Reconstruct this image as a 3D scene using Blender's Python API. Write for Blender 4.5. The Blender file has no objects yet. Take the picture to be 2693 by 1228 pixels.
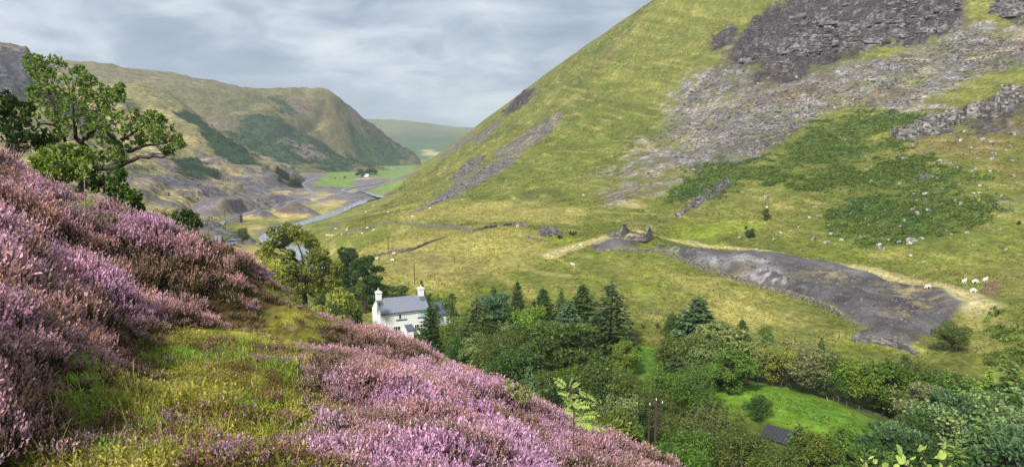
import bpy, math, random
import numpy as np
D = bpy.data
R = math.radians
SC = bpy.context.scene

# ------------------------------------------------------------------ camera, sky, sun, exposure
PW, PH, FPX, HORIZ = 2693.0, 1228.0, 1959.0, 370.0
PITCH = math.atan((PH / 2 - HORIZ) / FPX)
cam_data = D.cameras.new("camera")
cam = D.objects.new("camera", cam_data)
SC.collection.objects.link(cam)
SC.camera = cam
cam_data.sensor_fit = 'HORIZONTAL'
cam_data.sensor_width = 36.0
cam_data.lens = 36.0 * FPX / PW
cam_data.clip_start = 0.05
cam_data.clip_end = 30000
cam.location = (0, 0, 0)
cam.rotation_euler = (math.pi / 2 - PITCH, 0, 0)

SUN_ELEV, SUN_AZ = R(41), R(207)      # azimuth clockwise from +Y (the viewing direction)
sun_data = D.lights.new("sun", 'SUN')
sun_data.energy = 3.9
sun_data.angle = R(6)
sun_data.color = (1.0, 0.95, 0.87)
sun = D.objects.new("sun", sun_data)
SC.collection.objects.link(sun)
sun.location = (-60, -80, 120)
sun.rotation_euler = (math.pi / 2 - SUN_ELEV, 0, math.pi - SUN_AZ)

SC.view_settings.view_transform = 'Standard'
SC.view_settings.look = 'None'
SC.view_settings.exposure = 0.62
SC.view_settings.gamma = 1.0


class NT:
    """small helper for building node trees"""
    def __init__(s, tree):
        s.t = tree
        s.t.nodes.clear()

    def n(s, kind, **kw):
        nd = s.t.nodes.new(kind)
        for k, v in kw.items():
            if k.startswith('i_'):
                key = k[2:]
                key = int(key) if key.isdigit() else key.replace('_', ' ')
                s.set(nd.inputs[key], v)
            else:
                setattr(nd, k, v)
        return nd

    def set(s, sock, v):
        if isinstance(v, bpy.types.NodeSocket):
            s.t.links.new(v, sock)
        elif isinstance(v, (tuple, list)) and len(v) == 3 and sock.type == 'RGBA':
            sock.default_value = (*v, 1)
        else:
            sock.default_value = v

    def math(s, op, a, b=0.0, c=0.0, clamp=False):
        nd = s.t.nodes.new('ShaderNodeMath')
        nd.operation = op
        nd.use_clamp = clamp
        s.set(nd.inputs[0], a)
        s.set(nd.inputs[1], b)
        s.set(nd.inputs[2], c)
        return nd.outputs[0]

    def mix(s, fac, a, b, mode='MIX'):
        nd = s.t.nodes.new('ShaderNodeMix')
        nd.data_type = 'RGBA'
        nd.blend_type = mode
        s.set(nd.inputs[0], fac)
        s.set(nd.inputs[6], a)
        s.set(nd.inputs[7], b)
        return nd.outputs[2]

    def ramp(s, fac, *stops, interp='LINEAR'):
        nd = s.t.nodes.new('ShaderNodeValToRGB')
        cr = nd.color_ramp
        cr.interpolation = interp
        while len(cr.elements) < len(stops):
            cr.elements.new(0.5)
        for e, (p, c) in zip(cr.elements, stops):
            e.position = p
            e.color = (c, c, c, 1) if isinstance(c, (int, float)) else (*c, 1)
        s.set(nd.inputs[0], fac)
        return nd.outputs[0]

    def noise(s, vec, scale, detail=4, rough=0.55, dist=0.0):
        nd = s.t.nodes.new('ShaderNodeTexNoise')
        s.set(nd.inputs['Vector'], vec)
        nd.inputs['Scale'].default_value = scale
        nd.inputs['Detail'].default_value = detail
        nd.inputs['Roughness'].default_value = rough
        nd.inputs['Distortion'].default_value = dist
        return nd.outputs[0]

    def mapping(s, vec, scale=(1, 1, 1), loc=(0, 0, 0), rot=(0, 0, 0)):
        nd = s.t.nodes.new('ShaderNodeMapping')
        s.set(nd.inputs[0], vec)
        nd.inputs['Location'].default_value = loc
        nd.inputs['Rotation'].default_value = rot
        nd.inputs['Scale'].default_value = scale
        return nd.outputs[0]

    def attr(s, name, kind='GEOMETRY'):
        nd = s.t.nodes.new('ShaderNodeAttribute')
        nd.attribute_name = name
        nd.attribute_type = kind
        return nd


def lin(r, g, b):
    """8-bit sRGB to linear"""
    f = lambda c: c / 12.92 if c <= 0.04045 else ((c + 0.055) / 1.055) ** 2.4
    return tuple(f(c / 255) for c in (r, g, b))


def make_world():
    w = D.worlds.new("World")
    SC.world = w
    w.use_nodes = True
    t = NT(w.node_tree)
    tc = t.n('ShaderNodeTexCoord').outputs['Generated']
    sky = t.n('ShaderNodeTexSky', sky_type='NISHITA', sun_disc=False)
    sky.sun_elevation = SUN_ELEV
    sky.sun_rotation = SUN_AZ
    sky.altitude = 300
    sep = t.n('ShaderNodeSeparateXYZ', i_0=tc)
    up = t.math('MAXIMUM', sep.outputs[2], 0.0)
    # the cloud deck: directions projected on a flat layer overhead
    den = t.math('ADD', up, 0.24)
    px = t.math('DIVIDE', sep.outputs[0], den)
    py = t.math('DIVIDE', sep.outputs[1], den)
    cv = t.n('ShaderNodeCombineXYZ', i_0=px, i_1=py, i_2=0.0).outputs[0]
    m1 = t.mapping(cv, (1.15, 1.0, 1), (CLOUD[0], CLOUD[1], 0.0))
    n1 = t.noise(m1, 1.35, 4, 0.5, 0.5)
    n2 = t.noise(t.mapping(cv, (1.6, 1.9, 1), (4.1, 1.7, 2.0)), 2.0, 7, 0.56, 0.6)
    n3 = t.noise(t.mapping(tc, (2.0, 2.0, 3.4), (0.3, 2.0, 1.1)), 2.6, 6, 0.58, 0.5)
    f = t.math('ADD', t.math('MULTIPLY', n1, 0.55), t.math('MULTIPLY', n2, 0.36))
    f = t.math('ADD', f, t.math('MULTIPLY', n3, 0.14))
    cl = t.ramp(f, (0.40, lin(146, 158, 180)), (0.485, lin(165, 177, 197)), (0.535, lin(186, 196, 212)),
                (0.59, lin(211, 220, 231)), (0.68, lin(240, 243, 247)))
    # a paler band low over the horizon
    hz = t.ramp(sep.outputs[2], (0.0, 0.85), (0.045, 0.55), (0.085, 0.0))
    cl = t.mix(t.math('MULTIPLY', hz, 0.6), cl, lin(207, 220, 232))
    clear = t.mix(1.0, sky.outputs[0], (0.09, 0.09, 0.09), 'MULTIPLY')
    col = t.mix(0.93, clear, cl)
    bg = t.n('ShaderNodeBackground', i_Color=col, i_Strength=SKY_STRENGTH)
    t.n('ShaderNodeOutputWorld', i_Surface=bg.outputs[0])


CLOUD = (0.35, 2.3)
SKY_STRENGTH = 0.70
HAZE = 0.00013
make_world()

# ------------------------------------------------------------------ pixel -> place, noise, surfaces
cp, sp = math.cos(PITCH), math.sin(PITCH)
K = PW / 2576.0


def vp(*pts):
    """points read off a 2576-wide view"""
    return [(a * K, b * K) for a, b in pts]


def ray(px, py):
    u, v = (px - PW / 2) / FPX, (PH / 2 - py) / FPX
    return np.array([u, cp + v * sp, -sp + v * cp])


def at(px, py, Y):
    d = ray(px, py)
    return d * (Y / d[1])


def _hash(ix, iy, seed):
    h = (ix.astype(np.int64) * 374761393 + iy.astype(np.int64) * 668265263 + seed * 1274126177) & 0xFFFFFFFF
    h = ((h ^ (h >> 13)) * 1274126177) & 0xFFFFFFFF
    return ((h ^ (h >> 16)) & 0xFFFFFF) / float(0xFFFFFF)


def vnoise(x, y, seed=0):
    x = np.asarray(x, float)
    y = np.asarray(y, float)
    ix, iy = np.floor(x), np.floor(y)
    fx, fy = x - ix, y - iy
    fx = fx * fx * fx * (fx * (fx * 6 - 15) + 10)
    fy = fy * fy * fy * (fy * (fy * 6 - 15) + 10)
    a, b = _hash(ix, iy, seed), _hash(ix + 1, iy, seed)
    c, d = _hash(ix, iy + 1, seed), _hash(ix + 1, iy + 1, seed)
    return (a + (b - a) * fx) * (1 - fy) + (c + (d - c) * fx) * fy - 0.5


def fbm(x, y, wl, octs=4, gain=0.5, seed=0):
    s, amp, tot = 0.0, 1.0, 0.0
    x, y = np.asarray(x, float), np.asarray(y, float)
    for o in range(octs):
        f = (2.03 ** o) / wl
        c, q = math.cos(o * 0.7 + seed), math.sin(o * 0.7 + seed)
        s = s + amp * vnoise((c * x - q * y) * f + 17.3 * o, (q * x + c * y) * f - 9.1 * o, seed + o)
        tot += amp
        amp *= gain
    return s / tot * 2          # about -1..1


class TPS:
    """thin-plate surface z(x, y) through survey points"""
    def __init__(s, pts, lam=0.0, sc=100.0):
        p = np.array(pts, float)
        s.sc = sc
        s.c = p[:, :2] / sc
        n = len(p)
        r2 = ((s.c[:, None] - s.c[None]) ** 2).sum(-1)
        A = np.where(r2 > 0, 0.5 * r2 * np.log(r2 + 1e-20), 0) + lam * np.eye(n)
        P = np.c_[np.ones(n), s.c]
        M = np.block([[A, P], [P.T, np.zeros((3, 3))]])
        w = np.linalg.solve(M, np.r_[p[:, 2], 0, 0, 0])
        s.w, s.a = w[:n], w[n:]

    def __call__(s, x, y):
        x, y = np.asarray(x, float), np.asarray(y, float)
        shp = x.shape
        X = np.c_[x.ravel(), y.ravel()] / s.sc
        out = np.empty(len(X))
        for i in range(0, len(X), 60000):
            q = X[i:i + 60000]
            r2 = ((q[:, None] - s.c[None]) ** 2).sum(-1)
            out[i:i + 60000] = (0.5 * r2 * np.log(r2 + 1e-20)) @ s.w + s.a[0] + q @ s.a[1:]
        return out.reshape(shp)


def hit(hf, pts, y0, y1, n=700):
    """where the sight lines through picture points meet a surface: real x, y, z"""
    out = []
    ys = np.exp(np.linspace(math.log(y0), math.log(y1), n))
    d = np.array([ray(*p) for p in pts])
    d = d / d[:, 1:2]
    X, Y, Z = d[:, 0:1] * ys, np.broadcast_to(ys, (len(d), n)), d[:, 2:3] * ys
    below = Z < hf(X, Y)
    for i in range(len(pts)):
        k = np.argmax(below[i]) if below[i].any() else n - 1
        if k > 0 and below[i][k]:
            a = ys[k - 1]
            b = ys[k]
            for _ in range(12):
                m = (a + b) / 2
                if d[i, 2] * m < float(hf(np.array([d[i, 0] * m]), np.array([m]))[0]):
                    b = m
                else:
                    a = m
            yy = b
        else:
            yy = ys[k]
        out.append((d[i, 0] * yy, yy, d[i, 2] * yy))
    return np.array(out)


def poly_sd(x, y, poly):
    """distance to a polygon's edge, positive inside"""
    poly = np.asarray(poly)[:, :2]
    x, y = np.asarray(x, float), np.asarray(y, float)
    best = np.full(x.shape, 1e18)
    ins = np.zeros(x.shape, bool)
    for (ax, ay), (bx, by) in zip(poly, np.roll(poly, -1, 0)):
        ex, ey = bx - ax, by - ay
        t = np.clip(((x - ax) * ex + (y - ay) * ey) / (ex * ex + ey * ey + 1e-12), 0, 1)
        best = np.minimum(best, (x - ax - t * ex) ** 2 + (y - ay - t * ey) ** 2)
        c = ((ay > y) != (by > y)) & (x < (bx - ax) * (y - ay) / ((by - ay) + 1e-12) + ax)
        ins ^= c
    return np.where(ins, 1, -1) * np.sqrt(best)


def line_d(x, y, line):
    """distance to a polyline"""
    line = np.asarray(line)[:, :2]
    x, y = np.asarray(x, float), np.asarray(y, float)
    best = np.full(x.shape, 1e18)
    for (ax, ay), (bx, by) in zip(line[:-1], line[1:]):
        ex, ey = bx - ax, by - ay
        t = np.clip(((x - ax) * ex + (y - ay) * ey) / (ex * ex + ey * ey + 1e-12), 0, 1)
        best = np.minimum(best, (x - ax - t * ex) ** 2 + (y - ay - t * ey) ** 2)
    return np.sqrt(best)


def sstep(a, b, v):
    t = np.clip((v - a) / (b - a), 0, 1)
    return t * t * (3 - 2 * t)


def link(o, parent=None):
    SC.collection.objects.link(o)
    if parent:
        o.parent = parent
    return o


def mesh_np(name, V, F, mats=(), fm=None, attrs=None, smooth=False, cols=None):
    """mesh from numpy arrays; F is (n, 3) or (n, 4), or a list of such arrays"""
    me = D.meshes.new(name)
    Fs = F if isinstance(F, list) else [F]
    Fs = [np.asarray(f, np.int32) for f in Fs if len(f)]
    loops = np.concatenate([f.ravel() for f in Fs])
    tot = np.concatenate([np.full(len(f), f.shape[1], np.int32) for f in Fs])
    start = np.r_[0, np.cumsum(tot)[:-1]].astype(np.int32)
    me.vertices.add(len(V))
    me.vertices.foreach_set('co', np.asarray(V, np.float32).ravel())
    me.loops.add(len(loops))
    me.loops.foreach_set('vertex_index', loops)
    me.polygons.add(len(tot))
    me.polygons.foreach_set('loop_start', start)
    me.polygons.foreach_set('loop_total', tot)
    if fm is not None:
        me.polygons.foreach_set('material_index', np.asarray(fm, np.int32))
    me.polygons.foreach_set('use_smooth', np.full(len(tot), smooth))
    me.update(calc_edges=True)
    for m in mats:
        me.materials.append(m)
    for k, v in (attrs or {}).items():
        a = me.attributes.new(k, 'FLOAT', 'POINT')
        a.data.foreach_set('value', np.asarray(v, np.float32))
    for k, v in (cols or {}).items():
        v = np.asarray(v, np.float32)
        if v.shape[1] == 3:
            v = np.c_[v, np.ones(len(v), np.float32)]
        a = me.attributes.new(k, 'FLOAT_COLOR', 'POINT')
        a.data.foreach_set('color', v.ravel())
    return me


def tag(o, label=None, cat=None, group=None, kind=None):
    if label:
        o['label'] = label
    if cat:
        o['category'] = cat
    if group:
        o['group'] = group
    if kind:
        o['kind'] = kind
    return o


def polar_sheet(name, hf, az0, az1, ncol, radii, mat, attr_fn=None, grid=None):
    """ground sheet whose grid is finer near the viewpoint; real heights everywhere"""
    az = np.radians(np.linspace(az0, az1, ncol))
    A, RR = np.meshgrid(az, radii)
    X, Y = RR * np.sin(A), RR * np.cos(A)
    Z = hf(X, Y)
    nr, nc = X.shape
    V = np.c_[X.ravel(), Y.ravel(), Z.ravel()]
    i = (np.arange(nr - 1)[:, None] * nc + np.arange(nc - 1)[None]).ravel()
    F = np.c_[i, i + 1, i + nc + 1, i + nc]
    cols = attr_fn(X.ravel(), Y.ravel(), Z.ravel()) if attr_fn else None
    o = D.objects.new(name, mesh_np(name, V, F, [mat], smooth=True, cols=cols))
    link(o)
    o['kind'] = 'structure'
    return o


def new_mat(name):
    m = D.materials.new(name)
    m.use_nodes = True
    return m, NT(m.node_tree)

# ------------------------------------------------------------------ the land: survey points and heights
def A(r, g, b, k=0.74):
    return np.array(lin(r, g, b)) * k


# ground of the near hillside (picture point of the plant tops, distance ahead, plant height there)
near_pts = [
    (0, 380, 18, 0.78), (0, 520, 11, 0.78), (0, 700, 6.5, 0.5), (0, 900, 4.3, 0.38), (0, 1228, 2.9, 0.38),
    (150, 490, 19, 0.78), (330, 545, 22, 0.78), (480, 600, 23, 0.95), (600, 652, 22, 0.7), (690, 700, 20, 0.45),
    (728, 755, 18, 0.40), (300, 700, 13, 0.78), (500, 760, 14.5, 0.78), (200, 830, 7.5, 0.5), (420, 850, 9.5, 0.78), (620, 790, 16, 0.78),
    (700, 850, 16, 0.05), (540, 900, 11.5, 0.05), (330, 1010, 7, 0.05), (240, 1140, 4.6, 0.05),
    (480, 1228, 3.5, 0.02), (600, 1050, 5.9, 0.02), (680, 950, 9, 0.02), (715, 890, 13, 0.02), (765, 810, 20, 0.02),
    (860, 830, 21.5, 0.1), (770, 1200, 3.7, 0.05), (830, 1050, 6, 0.1), (820, 930, 10.5, 0.1),
    (900, 1000, 7.7, 0.5), (900, 890, 15, 0.7), (960, 852, 22, 0.45), (1090, 895, 19, 0.45),
    (1150, 915, 18, 0.45), (1250, 1000, 13.5, 0.45), (1330, 1035, 12, 0.7), (1400, 1075, 10.8, 0.7), (1500, 1135, 9.4, 0.7),
    (1610, 1180, 8.6, 0.5), (1760, 1228, 8, 0.5), (1100, 1010, 9, 0.5), (1300, 1120, 7, 0.5), (1150, 1228, 3.9, 0.38),
    (1500, 1228, 5.2, 0.5), (1000, 1120, 4.9, 0.38), (760, 778, 23.5, 0.7),
]
P1 = []
for a, b, Y, h in near_pts:
    p = at(a, b, Y)
    P1.append((p[0], p[1], p[2] - h))
P1 += [(0, 0, -1.62), (-4, 0, -0.7), (-9, 2, 0.8), (4, 0, -2.7), (9, 4, -5.6), (0, -6, -1.5), (-8, -6, .9), (8, -6, -5),
       (12, 12, -9.5), (7, 18, -10.2), (3, 26, -12), (-3, 33, -13.5), (-9, 36, -12), (-15, 34, -8.3), (-22, 34, -4.6), (-30, 26, 0.8), (-20, 12, 1.6),
       (20, 25, -20), (10, 45, -24), (-10, 50, -19), (-30, 50, -9), (-45, 45, -4)]
near_tps = TPS(P1, 0.00004, 10.0)


def near_height(x, y):
    z = near_tps(x, y)
    r = np.hypot(x, y)
    k = sstep(1.5, 7, r)
    return z + k * (0.10 * fbm(x, y, 2.2, 3, 0.5, 5)) + 0.03 * fbm(x, y, 0.5, 3, 0.5, 8)


# the valley and the mountain on the right (picture point, distance ahead)
val_px = [
    # right mountain, column by column
    (2693, 960, 112), (2693, 800, 136), (2693, 600, 188), (2693, 400, 255), (2693, 200, 330), (2693, 0, 405),
    (2200, 700, 186), (2200, 600, 215), (2200, 450, 280), (2200, 300, 350), (2200, 150, 420), (2200, 0, 490),
    (1800, 650, 215), (1800, 550, 262), (1800, 450, 320), (1800, 300, 420), (1800, 150, 500), (1820, 40, 550),
    (1500, 620, 236), (1500, 540, 300), (1500, 430, 400), (1500, 300, 500), (1530, 200, 560),
    (1250, 560, 315), (1250, 480, 430), (1270, 400, 540), (1100, 540, 395), (1120, 480, 560),
    # its skyline
    (1800, 0, 560), (1720, 22, 575), (1640, 75, 590), (1560, 128, 610), (1480, 180, 630), (1400, 235, 655),
    (1320, 300, 690), (1250, 348, 730), (1190, 385, 780), (1130, 424, 840), (1070, 460, 850), (1010, 505, 760),
    # fields
    (1000, 640, 236), (1000, 720, 190), (1200, 680, 205), (1400, 700, 190), (1400, 610, 232), (1200, 600, 262),
    (950, 600, 305), (870, 600, 345), (930, 560, 440),
    (1670, 605, 214), (1700, 690, 192), (1950, 830, 156), (1560, 632, 212), (1650, 760, 174),
    # spoil bank: crest and foot
    (1750, 640, 205), (2000, 680, 188), (2250, 728, 172), (2450, 775, 158), (2570, 800, 146),
    (1740, 668, 198), (1900, 735, 176), (2100, 800, 158), (2230, 860, 143), (2300, 900, 134), (2420, 930, 127), (2480, 880, 136),
    (2560, 900, 128),
    # house, meadow
    (1050, 890, 150), (1700, 930, 133), (1550, 900, 139), (2080, 1075, 101), (2260, 1110, 97), (1950, 1030, 108),
    # bottom of the valley on the left
    (610, 640, 352), (570, 600, 410), (640, 566, 480), (800, 500, 720), (700, 608, 392), (800, 575, 470), (930, 533, 590), (990, 503, 745),
    (850, 470, 960), (960, 465, 1010), (1040, 450, 1100), (450, 585, 300), (330, 540, 330), (790, 668, 312), (845, 705, 280), (735, 640, 345),
]
P2 = [tuple(at(*p)) for p in val_px]
P2 += [(2, 45, -25), (20, 60, -37), (45, 70, -42), (70, 90, -42), (0, 90, -36), (-27, 87, -23.5), (-18, 120, -36), (-5, 65, -27),
       (-60, 95, -24), (-45, 60, -13), (-100, 160, -32), (-150, 220, -36), (25, 120, -41), (60, 105, -42), (100, 110, -39), (-40, 150, -39),
       # over the crest and out of sight
       (330, 420, 130), (190, 620, 150), (100, 680, 105), (20, 760, 55), (-60, 900, 2), (250, 560, 160), (420, 520, 210), (450, 380, 150),
       (-95, 1050, -50), (0, 1000, 10), (-60, 1300, -52), (150, 900, 140), (300, 1200, 150), (100, 1500, -20), (-200, 1500, -53),
       (-500, 1000, -48), (-500, 600, -42), (-300, 400, -38), (-700, 1500, -50), (-200, 2400, -60), (-1000, 2600, -58), (500, 2600, 0),
       (-240, 800, -46), (-360, 900, -46), (-300, 1100, -49), (0, 3600, -70), (-900, 3600, -70), (1200, 3600, 20)]
val_tps = TPS(P2, 0.0005, 100.0)

RIVER_PX = vp((815, 680), (760, 640), (706, 612), (668, 594), (700, 575), (760, 558), (820, 541), (880, 519), (925, 501), (960, 494), (935, 487), (880, 482),
              (860, 476), (880, 470), (935, 462), (985, 452))
ROAD_PX = vp((520, 640), (544, 604), (547, 580), (556, 564), (580, 553), (610, 541), (650, 528), (690, 518), (740, 506), (775, 499), (788, 492),
             (783, 484), (770, 474), (762, 463), (778, 454), (800, 446))
flat_river = lambda px: [tuple(at(a, b, 1)) for a, b in px]


def on_floor(px):
    return hit(val_tps, px, 120, 3000)


def smooth_line(pts, step):
    pts = np.asarray(pts, float)
    n = len(pts)
    ext = np.vstack([2 * pts[0] - pts[1], pts, 2 * pts[-1] - pts[-2]])
    out = []
    for i in range(n - 1):
        a, b, c, d = ext[i:i + 4]
        m = max(2, int(np.linalg.norm(c - b) / step))
        for t in np.arange(m) / m:
            out.append(0.5 * (2 * b + (c - a) * t + (2 * a - 5 * b + 4 * c - d) * t * t + (3 * b - a - 3 * c + d) * t ** 3))
    out.append(pts[-1])
    return np.array(out)


river_line = smooth_line(on_floor(RIVER_PX), 8)
road_line = smooth_line(on_floor(ROAD_PX), 6)
track_line = smooth_line(hit(val_tps, vp((1385, 640), (1450, 618), (1500, 603), (1560, 601), (1700, 607), (1850, 626), (2000, 650), (2130, 672), (2250, 699), (2350, 727), (2430, 760), (2475, 786)), 100, 500), 4)

# mine heaps on the valley floor: outline in the picture, height, steepness
MOUNDS = [
    ([(470, 552), (515, 530), (630, 527), (684, 550), (660, 566), (560, 573), (488, 568)], 9, .62),
    ([(480, 513), (560, 505), (700, 503), (728, 513), (640, 521), (500, 523)], 7, .6),
    ([(636, 488), (680, 478), (750, 478), (778, 490), (700, 497)], 10, .62),
    ([(640, 575), (690, 566), (737, 574), (690, 581)], 4.5, .6),
    ([(715, 559), (770, 551), (850, 562), (790, 570), (725, 568)], 7.5, .6),
    ([(350, 536), (400, 515), (450, 530), (465, 546), (400, 551)], 9, .55),
    ([(655, 531), (720, 520), (800, 523), (830, 531), (760, 538), (690, 540)], 5.5, .5),
    ([(690, 549), (745, 542), (777, 550), (720, 555)], 4.5, .6),
    ([(560, 486), (620, 482), (650, 490), (600, 497)], 6, .5),
]
mound_xy = [(on_floor(p), h, k) for p, h, k in MOUNDS]


def mound_h(x, y):
    z = np.zeros_like(x)
    for poly, h, k in mound_xy:
        sel = (x > poly[:, 0].min()) & (x < poly[:, 0].max()) & (y > poly[:, 1].min()) & (y < poly[:, 1].max())
        if sel.any():
            sd = poly_sd(x[sel], y[sel], poly) + 2.2 * fbm(x[sel], y[sel], 16, 3, 0.5, 3)
            z[sel] = np.maximum(z[sel], np.minimum(np.maximum(sd, 0) * k, h * (1 + 0.25 * fbm(x[sel], y[sel], 30, 2, 0.5, 9))))
    return z


# zones of the ground, outlined in the picture and laid on the real surface
Z = {}


def zone(name, *polys, y0=70, y1=1400):
    Z[name] = [hit(val_tps, vp(*p), y0, y1) for p in polys]


zone('heath', [(1975, -30), (1880, 60), (1830, 130), (1850, 175), (1910, 205), (1990, 205), (2090, 165), (2230, 125), (2340, 112), (2420, 60), (2460, -30)],
     [(2475, -30), (2600, -30), (2600, 62), (2500, 32)], [(1760, 105), (1870, 45), (1840, 110), (1795, 132)],
     [(2255, 352), (2330, 300), (2420, 262), (2600, 212), (2600, 285), (2440, 312), (2300, 358)],
     [(1236, 305), (1330, 222), (1352, 238), (1285, 292)], [(2390, 330), (2450, 300), (2576, 290), (2576, 330), (2450, 350)])
zone('scree', [(1820, 140), (1905, 205), (2100, 178), (2345, 122), (2440, 70), (2600, 100), (2600, 150), (2440, 195), (2350, 255), (2230, 272), (2100, 270),
               (2000, 335), (1900, 400), (1800, 430), (1700, 445), (1640, 480), (1600, 500), (1560, 450), (1590, 390), (1650, 330), (1720, 250), (1770, 180)],
     [(1695, 555), (1720, 520), (1790, 470), (1830, 440), (1840, 470), (1760, 520)], [(2540, 520), (2600, 440), (2600, 500)])
zone('slip', [(1030, 540), (1080, 505), (1130, 475), (1180, 438), (1240, 405), (1315, 388), (1290, 412), (1215, 462), (1130, 500)],
     [(1240, 385), (1290, 352), (1350, 312), (1432, 272), (1400, 322), (1310, 385), (1270, 400)], [(1128, 455), (1175, 405), (1222, 392), (1200, 425), (1150, 462)],
     [(820, 570), (868, 552), (862, 562), (826, 580)], [(940, 495), (1010, 458), (1020, 452), (960, 492)], [(1180, 360), (1250, 305), (1262, 312), (1200, 362)],
     [(1520, 500), (1560, 480), (1585, 500), (1530, 520)], [(1090, 400), (1195, 330), (1205, 335), (1120, 395)])
zone('bracken', [(1690, 430), (1830, 382), (1900, 402), (2010, 332), (2100, 292), (2230, 282), (2360, 292), (2260, 335), (2230, 375), (2100, 445), (1950, 472),
                 (1890, 462), (1770, 512), (1680, 495)],
     [(2080, 540), (2130, 470), (2180, 422), (2280, 400), (2335, 422), (2260, 470), (2370, 442), (2510, 500), (2430, 560), (2250, 592), (2160, 602)],
     [(2380, 920), (2470, 830), (2540, 770), (2610, 755), (2610, 1050), (2480, 1000)], [(1935, 470), (2020, 430), (2120, 420), (2090, 455), (2000, 475)])
zone('spoil', [(1500, 604), (1560, 601), (1610, 612), (1600, 630), (1505, 628)],
     [(1655, 612), (1900, 641), (2100, 672), (2250, 712), (2400, 742), (2470, 785), (2425, 795), (2385, 830), (2345, 850), (2312, 893), (2260, 874), (2150, 856),
      (2172, 830), (2130, 800), (2060, 762), (1990, 737), (1900, 712), (1800, 682), (1700, 642), (1650, 632)])
zone('meadow', [(1700, 1000), (1820, 980), (1900, 962), (2060, 985), (2210, 1050), (2300, 1100), (2190, 1120), (2050, 1110), (1900, 1080), (1800, 1050)],
     [(1440, 900), (1490, 868), (1540, 852), (1670, 880), (1680, 930), (1600, 960), (1480, 930)])
zone('pale', [(900, 640), (1000, 560), (1340, 575), (1480, 600), (1400, 650), (1250, 690), (1050, 720), (930, 720)],
     [(1560, 660), (1680, 650), (1850, 720), (2050, 790), (2120, 840), (1900, 830), (1700, 750)], [(950, 540), (1000, 520), (1500, 520), (1480, 570), (1000, 560)])
zone('brown', [(2300, 380), (2600, 300), (2600, 470), (2480, 430)], [(1100, 655), (1160, 650), (1150, 680), (1110, 680)], [(2470, 680), (2600, 620), (2600, 720), (2500, 745)],
     [(1850, 230), (2050, 190), (2250, 150), (2200, 190), (2000, 250), (1870, 260)])
zone('lush', [(1760, 735), (1800, 700), (1815, 705), (1740, 770), (1690, 790)], [(1600, 690), (1660, 660), (1690, 670), (1600, 740)], [(1340, 600), (1440, 590), (1470, 605), (1400, 625)],
     [(2000, 830), (2170, 845), (2280, 880), (2100, 880)], [(2190, 60), (2260, 30), (2300, 120), (2230, 140)], [(1930, 560), (1700, 560), (1560, 600), (1640, 590)])
zone('gravel', [(930, 502), (860, 520), (770, 560), (640, 600), (600, 620), (590, 604), (700, 566), (800, 538), (870, 505), (860, 488), (800, 478), (900, 470), (985, 450), (1000, 456), (950, 478), (1000, 488)])
zone('straw', [(400, 520), (560, 600), (600, 650), (480, 660), (380, 560)], [(560, 560), (700, 560), (830, 535), (870, 520), (860, 505), (790, 500), (700, 530), (600, 545)],
     [(620, 600), (700, 565), (640, 560), (590, 580)], [(520, 660), (560, 610), (640, 600), (720, 640), (660, 700), (560, 700)])
zone('field', [(780, 466), (800, 452), (850, 432), (905, 438), (895, 452), (880, 468)], [(905, 480), (960, 466), (1020, 452), (1000, 472), (950, 486)],
     [(930, 440), (1050, 412), (1040, 430), (960, 450)], y1=3000)
zone('ochre', [(2225, 738), (2330, 745), (2405, 770), (2385, 812), (2280, 832), (2235, 800)], [(2020, 690), (2120, 700), (2140, 725), (2060, 720)])
zone('palerock', [(1820, 662), (1900, 668), (1975, 690), (2020, 728), (1965, 738), (1870, 704)], [(1660, 620), (1760, 640), (1800, 668), (1720, 652)])  # paler grey, speckled patches in the colour of the bank face
zone('scar', [(2455, 735), (2470, 712), (2510, 704), (2520, 720), (2515, 750), (2480, 752)])


def zd(name, x, y, wob=3.0, wl=25, seed=0):
    """signed distance into a zone, with a ragged edge"""
    best = np.full(x.shape, -1e3)
    for p in Z[name]:
        m = 30
        sel = (x > p[:, 0].min() - m) & (x < p[:, 0].max() + m) & (y > p[:, 1].min() - m) & (y < p[:, 1].max() + m)
        if sel.any():
            best[sel] = np.maximum(best[sel], poly_sd(x[sel], y[sel], p))
    if wob:
        sel = best > -40
        best[sel] += wob * 2 * fbm(x[sel], y[sel], wl, 5, 0.62, seed + len(name))
    return best


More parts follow.
